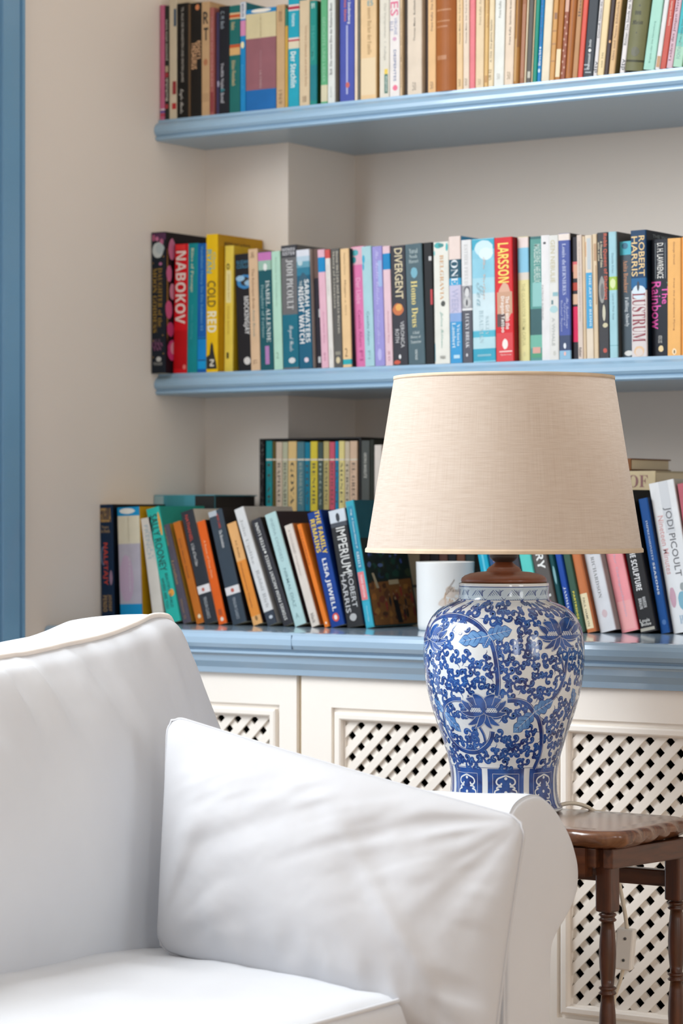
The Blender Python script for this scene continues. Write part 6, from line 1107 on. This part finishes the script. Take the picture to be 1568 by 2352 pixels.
# --- flex and its inline switch
M_flex = paint('ivory_flex', 'ddd3c0', .5, .03, 30)
def loc_(p): return (p[0]-LX, p[1]-LY, p[2]-LZ)
pa = [(1.0958, -0.51, 0.648), (1.1032, -0.5, 0.6499), (1.1112, -0.49, 0.6489), (1.1203, -0.478, 0.6442), (1.1249, -0.464, 0.6366), (1.136, -.452, .632), (1.140, -.446, .60), (1.150, -.440, .536), (1.1590, -.440, .494), (1.1618, -.440, .4745)]
v, f = tube(sub([loc_(p) for p in pa], 5), .0028, 10); mesh_obj('flex', v, f, M_flex, lamp, smooth=True)
pb = [(1.1558, -.440, .4195), (1.1515, -.440, .403), (1.143, -.440, .379), (1.136, -.441, .34), (1.130, -.443, .26), (1.124, -.445, .16), (1.10, -.43, .03), (1.04, -.38, .004), (.95, -.36, .004)]
v, f = tube(sub([loc_(p) for p in pb], 5), .0026, 10); mesh_obj('flex', v, f, M_flex, lamp, smooth=True)
M_sw = paint('white_plastic', 'eceae6', .35, .01, 20)
bm = bmesh.new(); bm_box(bm, -.0125, .0125, -.009, .009, -.0285, .0285, .0028)
sw = bm_obj('inline_switch', bm, M_sw, lamp); sw.location = loc_((1.1592, -.440, .447)); sw.rotation_euler = (0, math.radians(4.5), math.radians(12))
for zz in (.0155, -.0145):
    bm = bmesh.new(); bmesh.ops.create_cone(bm, cap_ends=True, segments=16, radius1=.0024, radius2=.0022, depth=.0012)
    sc_ = bm_obj('screw', bm, paint('steel_screw', '8c8c8a', .3, .05, 40), sw); sc_.location = (.001, -.0093, zz); sc_.rotation_euler = (PI/2, 0, 0)
    bm = bmesh.new(); bm_box(bm, -.0018, .0018, -.0105, -.0098, -.0003, .0003); bm_box(bm, -.0003, .0003, -.0105, -.0098, -.0018, .0018)
    sl = bm_obj('screw_slot', bm, paint('dark_slot', '2c2c2c', .6, .02), sw); sl.location = (.001, 0, zz); sl.rotation_euler = (0, .6, 0)
# ================================================================ SIDE TABLE
M_oak = wood('dark_oak', '32190e', '58301a', .34, 16, (1, 6, 6), .2)
M_oaktop = wood('polished_oak_top', '4c2c1a', '7c5034', .26, 18, (1, 7, 1), .6)
M_oakv = wood('dark_oak_turned', '32180d', '5a2e18', .32, 14, (5, 5, 1), .2)
TZ = .6398
tb = thing('side_table', 'dark turned-leg oak side table with carved wavy edge beside the armchair', 'table', (1.0, -.585, 0))
def tl_(o): o.location = (o.location[0]-1.0, o.location[1]+.585, o.location[2]); return o
def outline():
    x0, x1, y0, y1 = .74, 1.288, -.697, -.468
    rad = .045; pts = []
    def arc(cx, cy, a0, a1, n=9):
        for k in range(n): a = a0+(a1-a0)*k/(n-1); pts.append((cx+rad*math.cos(a), cy+rad*math.sin(a)))
    def seg(p, q, n):
        for k in range(1, n): t = k/n; pts.append((p[0]+(q[0]-p[0])*t, p[1]+(q[1]-p[1])*t))
    arc(x1-rad, y0+rad, -PI/2, 0); seg((x1, y0+rad), (x1, y1-rad), 40)
    arc(x1-rad, y1-rad, 0, PI/2); seg((x1-rad, y1), (x0+rad, y1), 70)
    arc(x0+rad, y1-rad, PI/2, PI); seg((x0, y1-rad), (x0, y0+rad), 40)
    arc(x0+rad, y0+rad, PI, 1.5*PI); seg((x0+rad, y0), (x1-rad, y0), 70)
    return pts
ol = outline(); n = len(ol); cxy = np.array(ol).mean(0)
L = np.cumsum([0]+[math.dist(ol[i], ol[(i+1) % n]) for i in range(n)])
nrm = []
for i in range(n):
    a = ol[i-1]; b_ = ol[(i+1) % n]; t = (b_[0]-a[0], b_[1]-a[1]); l = math.hypot(*t); nrm.append((t[1]/l, -t[0]/l))
v = []; f = []
layers = [(-.032, 0, 0), (-.0125, 0, 0), (-.010, -.0001, .0), (-.004, -.0012, .15), (-.0005, -.005, .6), (.0, -.010, 1.0), (-.002, -.015, .7), (-.007, -.020, .35), (-.012, -.023, .1), (-.03, -.0235, 0)]
for d, z, w in layers:
    for i, (x, y) in enumerate(ol):
        ph = 2*PI*L[i]/.034
        k = d+w*.0022*math.sin(ph)*(1 if z > -.012 else -1); zz = z+w*.0016*math.sin(ph+1.2)
        v.append((x+nrm[i][0]*k, y+nrm[i][1]*k, TZ+zz))
m = len(layers)
for a in range(m-1):
    for i in range(n):
        j = (i+1) % n; f.append((a*n+i, a*n+j, (a+1)*n+j, (a+1)*n+i))
f.append(tuple(range(n))); f.append(tuple(range((m-1)*n, m*n))[::-1])
top = tl_(mesh_obj('table_top', v, f, M_oaktop, tb, smooth=False))
for p in top.data.polygons: p.use_smooth = len(p.vertices) == 4
legs = [(1.2505, -.660), (1.2760, -.5155), (.79, -.660), (.79, -.5155)]
def turned_leg(x, y, rot):
    root_z = .6165
    bm = bmesh.new(); s = .0118
    bm_box(bm, -s, s, -s, s, .5325, root_z, .003)
    o = tl_(bm_obj('leg', bm, M_oakv, tb)); o.location = (x-1.0, y+.585, 0); o.rotation_euler = (0, 0, rot)
    pr = []
    def ring(z, r=.0118):
        pr.extend([(r-.0035, z+.006), (r-.001, z+.0048), (r, z+.003), (r-.002, z+.0012), (r-.0025, z), (r-.002, z-.0012), (r, z-.003), (r-.001, z-.0048), (r-.0035, z-.006)])
    pr.append((.0085, .5326)); ring(.5255)
    zs = [.5195, .4310, .4310-.0885, .254]
    zt = .5195
    for k in range(4):
        zb2 = zt-.083
        for t in (0, .12, .3, .5, .7, .88, 1):
            pr.append((.0070+.0042*math.sin(PI*(.12+.76*t))**1.3, zt+(zb2-zt)*t))
        ring(zb2-.006); zt = zb2-.012
    pr.append((.009, zt)); pr.append((.011, .14))
    v, f = lathe(pr, 28)
    q = mesh_obj('turning', v, f, M_oakv, o, smooth=True)
    bm = bmesh.new(); bm_box(bm, -s, s, -s, s, 0, .1395, .003); mesh_o = bm_obj('foot_block', bm, M_oakv, o)
for i, (x, y) in enumerate(legs): turned_leg(x, y, math.radians(-8 if x > 1 else 0))
def beam(name, p, q, z0, z1, th, mat=M_oak, par=tb):
    d = Vector((q[0]-p[0], q[1]-p[1], 0)); l = d.length
    bm = bmesh.new(); bm_box(bm, 0, l, -th/2, th/2, z0, z1, .002)
    o = bm_obj(name, bm, mat, par); o.location = (p[0]-1.0, p[1]+.585, 0); o.rotation_euler = (0, 0, math.atan2(d.y, d.x)); return o
beam('apron', (1.2600, -.678), (1.2890, -.498), .5905, .6165, .016)
beam('apron', (.80, -.676), (1.2455, -.676), .5905, .6165, .014)
beam('apron', (.79, -.645), (.79, -.53), .5905, .6165, .016)
beam('rail', (.80, -.505), (1.262, -.505), .5485, .5705, .016)
beam('rail', (.80, -.655), (1.235, -.655), .10, .125, .016)
# shaped bracket at the end of the front apron
pts = [(1.2150, .6165), (1.2150, .608), (1.2195, .603), (1.2215, .598), (1.2190, .594), (1.2145, .5925), (1.2145, .583), (1.219, .5795), (1.232, .5785), (1.2335, .5785), (1.2335, .6165)]
v, f = prism_y(pts, -.690, -.6685)
tl_(mesh_obj('bracket', v, f, M_oak, tb))

# ================================================================ CANDLE JAR ON THE WORKTOP
cd = thing('candle_jar', 'frosted white candle jar with faint sketch of a tower, beside the painted book cover', 'candle', (.653, -.095, ZC))
M_jar = paint('frosted_white_glass', 'e6e6e4', .3, .015, 14)
v, f = lathe([(.001, .0003), (.040, .0003), (.0425, .002), (.0437, .010), (.0465, .1075), (.0468, .1085), (.0462, .109), (.0448, .1085), (.042, .014), (.001, .013)], 64); mesh_obj('glass', v, f, M_jar, cd, smooth=True)
v, f = lathe([(.001, .0135), (.0415, .0142), (.0435, .085), (.001, .0855)], 40); mesh_obj('wax', v, f, paint('wax', 'efe9da', .5, .02, 10), cd, smooth=True)
v, f = tube([(0, 0, .085), (.0006, 0, .094)], .0008, 6); mesh_obj('wick', v, f, M_dark, cd)
ca = math.atan2(-3.773+.095, 2.935-.653)
def jp(u, z): return (( .0438+.0027*(z-.01)/.0975+.0002)*math.cos(ca+u), (.0438+.0027*(z-.01)/.0975+.0002)*math.sin(ca+u), z)
class JB:
    def __init__(s): s.v = []; s.f = []
    def stroke(s, pts, w):
        P = np.array(pts, float); prev = None
        for i in range(len(P)):
            a = P[max(0, i-1)]; b_ = P[min(len(P)-1, i+1)]; t = np.array([(b_[0]-a[0])*.045, b_[1]-a[1]]); t /= np.linalg.norm(t)+1e-9
            wi = w[i] if hasattr(w, '__len__') else w
            ids = []
            for q in (-1, 1):
                s.v.append(jp(P[i][0]-q*t[1]*wi/.045, P[i][1]+q*t[0]*wi)); ids.append(len(s.v)-1)
            if prev: s.f.append((prev[0], prev[1], ids[1], ids[0]))
            prev = ids
J1 = JB(); J2 = JB(); J3 = JB()
J1.stroke(sub([(.0, .058), (.10, .068), (.26, .078), (.31, .082), (.30, .079), (.20, .072), (.12, .066)], 4), .0003)
J1.stroke(sub([(.02, .0575), (.08, .060), (.12, .065)], 4), .0004)
gv, gf = glyphs('Paris', 'c')
o0 = len(J1.v); J1.v += [jp(.10+.46*x, .062+.0085*y) for x, y in gv]; J1.f += [tuple(o0+i for i in q) for q in gf]
J2.stroke(sub([(.58, .03), (.615, .05), (.63, .068), (.632, .084)], 4), [.0012]*4+[.0008]*4+[.0004]*5)
J2.stroke(sub([(.69, .03), (.65, .05), (.636, .068)], 4), .0008); J2.stroke([(.595, .045), (.67, .045)], .0006); J2.stroke([(.61, .058), (.655, .058)], .0005)
for pts in ([(-.05, .05), (.02, .062), (.0, .045), (.1, .03)], [(.12, .045), (.16, .052), (.2, .044), (.25, .05), (.3, .04)], [(-.5, .022), (-.2, .018), (.1, .0195), (.4, .018)], [(.25, .04), (.3, .03), (.33, .043), (.4, .035)]):
    J3.stroke(sub(pts, 4), .0006)
mesh_obj('sketch_lettering', J1.v, J1.f, print_mat('8c7460'), cd); mesh_obj('sketch_tower', J2.v, J2.f, print_mat('a08c78'), cd); mesh_obj('sketch_wash', J3.v, J3.f, print_mat('dcb898'), cd)
rd = random.Random(2)
v = []; f = []
for c, z, r, hx in ((-.05, .045, .009, 0), (.2, .062, .010, 0), (.55, .055, .012, 0), (.05, .04, .008, 0)):
    o0 = len(v); N = 14
    v.append(tuple(np.array(jp(c, z))*1.0)); v += [jp(c+r*math.cos(2*PI*k/N)/.045*rd.uniform(.6, 1.1), z+r*math.sin(2*PI*k/N)*rd.uniform(.6, 1.1)) for k in range(N)]
    f += [(o0, o0+1+k, o0+1+(k+1) % N) for k in range(N)]
mesh_obj('sketch_wash', v, f, print_mat('e6d8cc'), cd)
# ================================================================ ARMCHAIR
M_cloth, nt, b = new_mat('white_cotton_cover')
n1 = noise_node(nt, 900, 2); n2 = noise_node(nt, 5, 4)
r_ = ramp(nt, n2.outputs['Fac'], [(.3, s2l('d0d4db')), (.7, s2l('d8dce2'))])
nt.links.new(r_.outputs[0], b.inputs['Base Color']); b.inputs['Roughness'].default_value = .92
b.inputs['Sheen Weight'].default_value = .25
add_bump(nt, b, n1.outputs['Fac'], .12, .0006)
M_pillow, nt, b = new_mat('white_pillow_cotton')
n1 = noise_node(nt, 900, 2)
b.inputs['Base Color'].default_value = s2l('c6c8cd'); b.inputs['Roughness'].default_value = .9; b.inputs['Sheen Weight'].default_value = .2
add_bump(nt, b, n1.outputs['Fac'], .1, .0006)
M_pipe = paint('offwhite_piping', 'ece6e0', .85, .02, 30)

def box_surface(nx, ny, nz):
    """unit box [-1,1]^3 surface grid, shared vertices"""
    idx = {}; v = []; f = []
    def g(i, j, k):
        key = (i, j, k)
        if key not in idx:
            idx[key] = len(v); v.append((2*i/nx-1, 2*j/ny-1, 2*k/nz-1))
        return idx[key]
    for i in range(nx):
        for j in range(ny):
            f.append((g(i, j, 0), g(i, j+1, 0), g(i+1, j+1, 0), g(i+1, j, 0))); f.append((g(i, j, nz), g(i+1, j, nz), g(i+1, j+1, nz), g(i, j+1, nz)))
    for i in range(nx):
        for k in range(nz):
            f.append((g(i, 0, k), g(i+1, 0, k), g(i+1, 0, k+1), g(i, 0, k+1))); f.append((g(i, ny, k), g(i, ny, k+1), g(i+1, ny, k+1), g(i+1, ny, k)))
    for j in range(ny):
        for k in range(nz):
            f.append((g(0, j, k), g(0, j, k+1), g(0, j+1, k+1), g(0, j+1, k))); f.append((g(nx, j, k), g(nx, j+1, k), g(nx, j+1, k+1), g(nx, j, k+1)))
    return np.array(v), f
def rounded(P, half, r):
    """box of half sizes with rounded edges r"""
    Q = P*half
    core = np.clip(Q, -(half-r), half-r)
    d = Q-core; L = np.linalg.norm(d, axis=1, keepdims=True)
    # project onto a rounded shell
    m = np.max(np.abs(P), axis=1)
    k = np.where(L > 1e-9, r/np.maximum(L, 1e-9), 0)
    return core+d*k

sofa = thing('sofa', 'white slipcovered sofa with rolled arm and piped back cushion, left foreground', 'sofa', (.75, -1.5, 0))
SO = np.array([.75, -1.5, 0])
def so_mesh(name, V, F, mat, par=sofa, smooth=True):
    return mesh_obj(name, np.asarray(V)-SO, F, mat, par, smooth=smooth)
# rolled arm (profile y,z), front face at X = 1.232
armp = [(-.883, .12), (-.883, .40), (-.883, .58), (-.884, .625), (-.882, .65), (-.874, .672), (-.862, .684), (-.845, .691), (-.825, .694), (-.805, .693), (-.788, .687), (-.766, .675), (-.747, .659), (-.731, .643), (-.719, .628), (-.709, .610), (-.704, .597),
        (-.7025, .583), (-.705, .568), (-.711, .555), (-.722, .543), (-.736, .532), (-.750, .522), (-.761, .514), (-.769, .505), (-.7735, .49), (-.776, .44), (-.778, .3), (-.78, .12)]
AP = catmull(armp, 3)
def arm(mir=None):
    P = [(p[0] if mir is None else mir-p[0], p[1]) for p in AP]
    nx = 26; v = []; f = []; n = len(P)
    cy = -.832 if mir is None else mir+.832; cz = .55
    for i in range(nx+1):
        x = .43+(1.228-.43)*i/nx
        for j, (y, z) in enumerate(P):
            w = .0022*float(vnoise(x*9, z*14+y*9, 1))+.0012*float(vnoise(x*25, z*40+j*.1, 2))
            s_ = 1+w/.12
            v.append((x, cy+(y-cy)*s_, z if z < .2 else cz+(z-cz)*s_))
    for i in range(nx):
        for j in range(n-1): f.append((i*n+j, (i+1)*n+j, (i+1)*n+j+1, i*n+j+1))
    f.append(tuple(range(n)))
    a = so_mesh('arm', v, f, M_cloth)
    # padded front panel
    v = []; f = []
    A_ = np.array(P); tg = np.gradient(A_, axis=0); tg /= np.linalg.norm(tg, axis=1, keepdims=True)
    sg = -1 if mir is None else 1
    inn = np.stack([-tg[:, 1], tg[:, 0]], 1)*sg*-1
    if (inn[n//2]@(np.array([cy, .5])-A_[n//2])) < 0: inn = -inn
    rings = [(0, 1.2275), (.0008, 1.2308), (.003, 1.2322), (.006, 1.2328)]
    for d_, x in rings:
        for (y, z), q in zip(P, inn): v.append((x, y+q[0]*d_, z+q[1]*d_))
    for i in range(len(rings)-1):
        for j in range(n-1): f.append((i*n+j, i*n+j+1, (i+1)*n+j+1, (i+1)*n+j))
    f.append(tuple(range((len(rings)-1)*n, len(rings)*n)))
    so_mesh('arm_front', v, f, M_cloth)
    V, F = tube([(1.2265, y, z) for y, z in P], .0022, 8); so_mesh('arm_piping', V, F, M_cloth)
arm(); arm(mir=-3.20)
# base, back frame
bm = bmesh.new()
bm_box(bm, .42, 1.175, -2.318, -.8835, .10, .345, .012)
o = bm_obj('seat_base', bm, M_cloth, sofa, smooth=False); o.location = tuple(-SO)
P0, F0 = box_surface(10, 60, 40)
V = rounded(P0, np.array([.075, .808, .355]), .05)+np.array([.40, -1.60, .465])
k = (V[:, 2]-.1)/.72; V[:, 0] -= .06*k
so_mesh('back_frame', V, F0, M_cloth)
# seat cushion
hx, hy, hz = .31, .7145, .062
P0, F0 = box_surface(44, 90, 12)
Q = rounded(P0, np.array([hx, hy, hz]), .015)
a, b_ = Q[:, 0]/hx, Q[:, 1]/hy
cr = (1-np.clip(np.abs(a), 0, 1)**2.5)*(1-np.clip(np.abs(b_), 0, 1)**4)
Q[:, 2] += np.where(Q[:, 2] > 0, 1, 0)*(.030*cr+.004*vnoise(a*5, b_*9, 3)*cr+.0018*vnoise(a*14+b_*6, b_*22, 4)*np.clip(a*1.4, 0, 1))
Q[:, 0] += .016*np.clip(a, 0, 1)*(1-np.abs(b_)**3)*(1-(Q[:, 2]/hz).clip(-1, 1)**2*.6)
V = Q+np.array([.878, -1.601, .412])
so_mesh('seat_cushion', V, F0, M_cloth)
e = [(1.185+.000*t, -.92-1.36*t, .468) for t in np.linspace(0, 1, 30)]
V, F = tube([(1.186+.0055*(1-abs((y+1.601)/hy)**3), y, .4715) for x, y, z in e], .0030, 8); so_mesh('seat_piping', V, F, M_cloth)
# back cushion: a boxed cushion leaning back, with piped front edge and gathers under the piping
BH = np.array([.085, .705, .215])
def back_shape(Q, wr=True):
    a, b_, c = Q[:, 0]/BH[0], Q[:, 1]/BH[1], Q[:, 2]/BH[2]
    V = Q.copy()
    fr = np.clip(a, 0, 1)
    puff = (1-np.clip(np.abs(b_), 0, 1)**6)*(1-np.abs(c).clip(0, 1)**2.2)
    V[:, 0] += fr*.050*puff
    V[:, 2] += np.clip(c, 0, 1)*(.012*(1-b_.clip(-1, 1)**2*0)-.050*(1-((b_+1)/2).clip(0, 1))*2.1+.012*np.exp(-((b_-.93)/.08)**2))
    tp = np.clip((c-.9)/.1, 0, 1)
    V[:, 1] += np.clip(b_, 0, 1)**2*(.012+.062*np.clip((1-c)/.7, 0, 1)**.9)
    V[:, 2] += tp*((1-a)*BH[0]*.15+.013*(1-a.clip(-1, 1)**2)*(1-b_.clip(-1, 1)**8))
    if wr:
        y = V[:, 1]; z = V[:, 2]
        top = np.clip((c-.15)/.85, 0, 1)**1.5*np.clip(1.02-c, 0, 1)**.3*1.3
        sk = y+.25*(z-.2)
        V[:, 0] += fr*(.015*top*vnoise(sk*19, z*4.5, 5)+.012*top*vnoise(sk*43, z*7, 6)+.006*vnoise(y*6, z*5, 7)+.0012*top*vnoise(y*80, z*40, 0))
        V[:, 2] += np.clip(c, 0, 1)**4*(.006*vnoise(y*8, y*0, 2))
    ang = math.radians(-13.5)
    x = V[:, 0]*math.cos(ang)+V[:, 2]*math.sin(ang); z = -V[:, 0]*math.sin(ang)+V[:, 2]*math.cos(ang)
    # slight turn: the far end stands a little further back
    out = np.stack([x, V[:, 1], z], 1)
    g = math.radians(4.0)
    yy = out[:, 1]-BH[1]
    X2 = out[:, 0]*math.cos(g)-yy*math.sin(g); Y2 = out[:, 0]*math.sin(g)+yy*math.cos(g)+BH[1]
    return np.stack([X2, Y2, out[:, 2]], 1)+np.array([.622, -1.500, .658])
P0, F0 = box_surface(10, 190, 70)
Q = rounded(P0, BH, .024)
bc = so_mesh('back_cushion', back_shape(Q), F0, M_cloth)
# piping along the front edge (top and right side)
def edge_pt(y, z):
    return (BH[0]-.010, y, z)
E_ = []
R_ = .030
for t in np.linspace(-1, 1, 110): E_.append((BH[0]-.012, t*(BH[1]-R_), BH[2]-.0015))
for t in np.linspace(0, PI/2, 10)[1:]: E_.append((BH[0]-.010, BH[1]-R_+R_*math.sin(t)-.0015, BH[2]-R_+R_*math.cos(t)-.0015))
for t in np.linspace(1, -1, 40)[1:]: E_.append((BH[0]-.012, BH[1]-.0015, t*(BH[2]-R_)))
E_ = back_shape(np.array(E_), True)
V, F = tube([tuple(p) for p in E_], .0040, 8)
pp_ = mesh_obj('cushion_piping', np.asarray(V)-SO, F, M_pipe, bc, smooth=True)
for x, y in ((.46, -2.25), (.46, -.93), (1.12, -2.25), (1.12, -.93)):
    bm = bmesh.new(); bm_box(bm, x-.025, x+.025, y-.025, y+.025, 0, .0995, .004)
    o = bm_obj('foot', bm, M_oak, sofa); o.location = tuple(-SO)

# ================================================================ THROW PILLOW
pl = thing('pillow', 'large plain white pillow leaning on the rolled arm of the sofa', 'pillow', (1.03, -1.0, .5))
TL = np.array([.800, -1.006, .791]); TR = np.array([1.288, -.932, .680]); BL = np.array([.820, -1.054, .498]); BR = np.array([1.300, -1.032, .405])
nu, nv = 150, 90
def pillow_side(sgn):
    u, v = np.meshgrid(np.linspace(0, 1, nu+1), np.linspace(0, 1, nv+1), indexing='ij')
    U1, V1 = u[..., None], v[..., None]
    base = (BL*(1-U1)+BR*U1)*(1-V1)+(TL*(1-U1)+TR*U1)*V1
    eu = (BR-BL)*(1-V1)+(TR-TL)*V1; ev = (TL-BL)*(1-U1)+(TR-BR)*U1
    nrm = np.cross(eu, ev); nrm /= np.linalg.norm(nrm, axis=2, keepdims=True)
    if nrm[nu//2, nv//2, 1] > 0: nrm = -nrm
    su = np.sin(PI*u); sv = np.sin(PI*v)
    # edges draw in between the corners
    pin = .003
    off_u = pin*np.sin(PI*u)*(1-2*v)*np.abs(1-2*v)**2
    off_v = pin*.8*np.sin(PI*v)*(1-2*u)*np.abs(1-2*u)**2
    eun = eu/np.linalg.norm(eu, axis=2, keepdims=True); evn = ev/np.linalg.norm(ev, axis=2, keepdims=True)
    P = base+evn*off_u[..., None]+eun*off_v[..., None]
    for cu, cv in ((0, 0), (0, 1), (1, 0), (1, 1)):   # blunted corners
        g_ = np.exp(-(((u-cu)*.5)**2+((v-cv)*.29)**2)/.013**2)*.0065
        P = P+(eun*(1 if cu == 0 else -1)+evn*(1 if cv == 0 else -1))*g_[..., None]
    thick = (.066 if sgn > 0 else .040)*(np.clip(su, 0, 1)**.50)*(np.clip(sv, 0, 1)**.42)
    # fullness sits low and to the left
    thick *= 1+.22*(1-v)*(1-.4*u)
    w = np.minimum(1, np.minimum(np.minimum(u, 1-u)*7, np.minimum(v, 1-v)*6))
    d = (u*.50+v*.0); y = v*.30
    s1 = (u*.50)*.55-(v*.30)*1.0; s2 = (u*.50)*1.0+(v*.30)*.55
    wr = .0050*vnoise(s1*30+3, s2*5, 1)*np.clip((v-.25)*1.5, 0, 1)+.0038*vnoise(s2*14, s1*9+7, 2)+.0016*vnoise(s1*70, s2*16, 3)*np.clip((v-.4)*2, 0, 1)
    # long folds running up to the top right corner, and soft tucks along the bottom
    r = np.hypot((1-u)*.5, (1-v)*.3); th = np.arctan2((1-v)*.3, (1-u)*.5)
    wr += .0062*np.exp(-((r-.10)/.09)**2)*vnoise(th*5.5+2, r*6, 4)*np.clip(r/.03, 0, 1)
    r0 = np.hypot(u*.5, v*.3); th0 = np.arctan2(v*.3, u*.5+1e-6)
    wr += .0065*np.exp(-((r0-.10)/.09)**2)*vnoise(th0*5+9, r0*5, 5)*np.clip(r0/.03, 0, 1)
    wr += .00015*vnoise(u*55, v*34, 2)+.0004*vnoise(u*20+v*9, v*12, 1)
    wr += .0045*np.exp(-((v-.12)/.12)**2)*vnoise(u*17, v*4, 6)
    wr += .0050*np.exp(-((u-.93)/.07)**2)*vnoise(v*13+4, u*5, 7)
    wr += .007*np.exp(-((u*.8+v*.45-.78)/.03)**2)*np.clip((u-.45)*3, 0, 1)*np.clip(v*3, 0, 1)
    P = P+nrm*(sgn*thick+ (wr*w if sgn > 0 else 0))[..., None]
    return P
A = pillow_side(1); Bk = pillow_side(-1)
def gid(i, j): return i*(nv+1)+j
v = [tuple(p) for p in A.reshape(-1, 3)]; f = []
for i in range(nu):
    for j in range(nv): f.append((gid(i, j), gid(i+1, j), gid(i+1, j+1), gid(i, j+1)))
N0 = len(v); bid = {}
for i in range(nu+1):
    for j in range(nv+1):
        if i in (0, nu) or j in (0, nv): bid[(i, j)] = gid(i, j)
        else: bid[(i, j)] = len(v); v.append(tuple(Bk[i, j]))
for i in range(nu):
    for j in range(nv): f.append((bid[(i, j)], bid[(i, j+1)], bid[(i+1, j+1)], bid[(i+1, j)]))
mesh_obj('cover', np.array(v)-np.array([1.03, -1.0, .5]), f, M_pillow, pl, smooth=True)
per = [gid(i, 0) for i in range(0, nu+1, 2)]+[gid(nu, j) for j in range(2, nv+1, 2)]+[gid(i, nv) for i in range(nu-2, -1, -2)]+[gid(0, j) for j in range(nv-2, 0, -2)]
V, F = tube([v[i] for i in per], .0019, 6, closed=True)
mesh_obj('seam', np.asarray(V)-np.array([1.03, -1.0, .5]), F, M_pillow, pl, smooth=True)
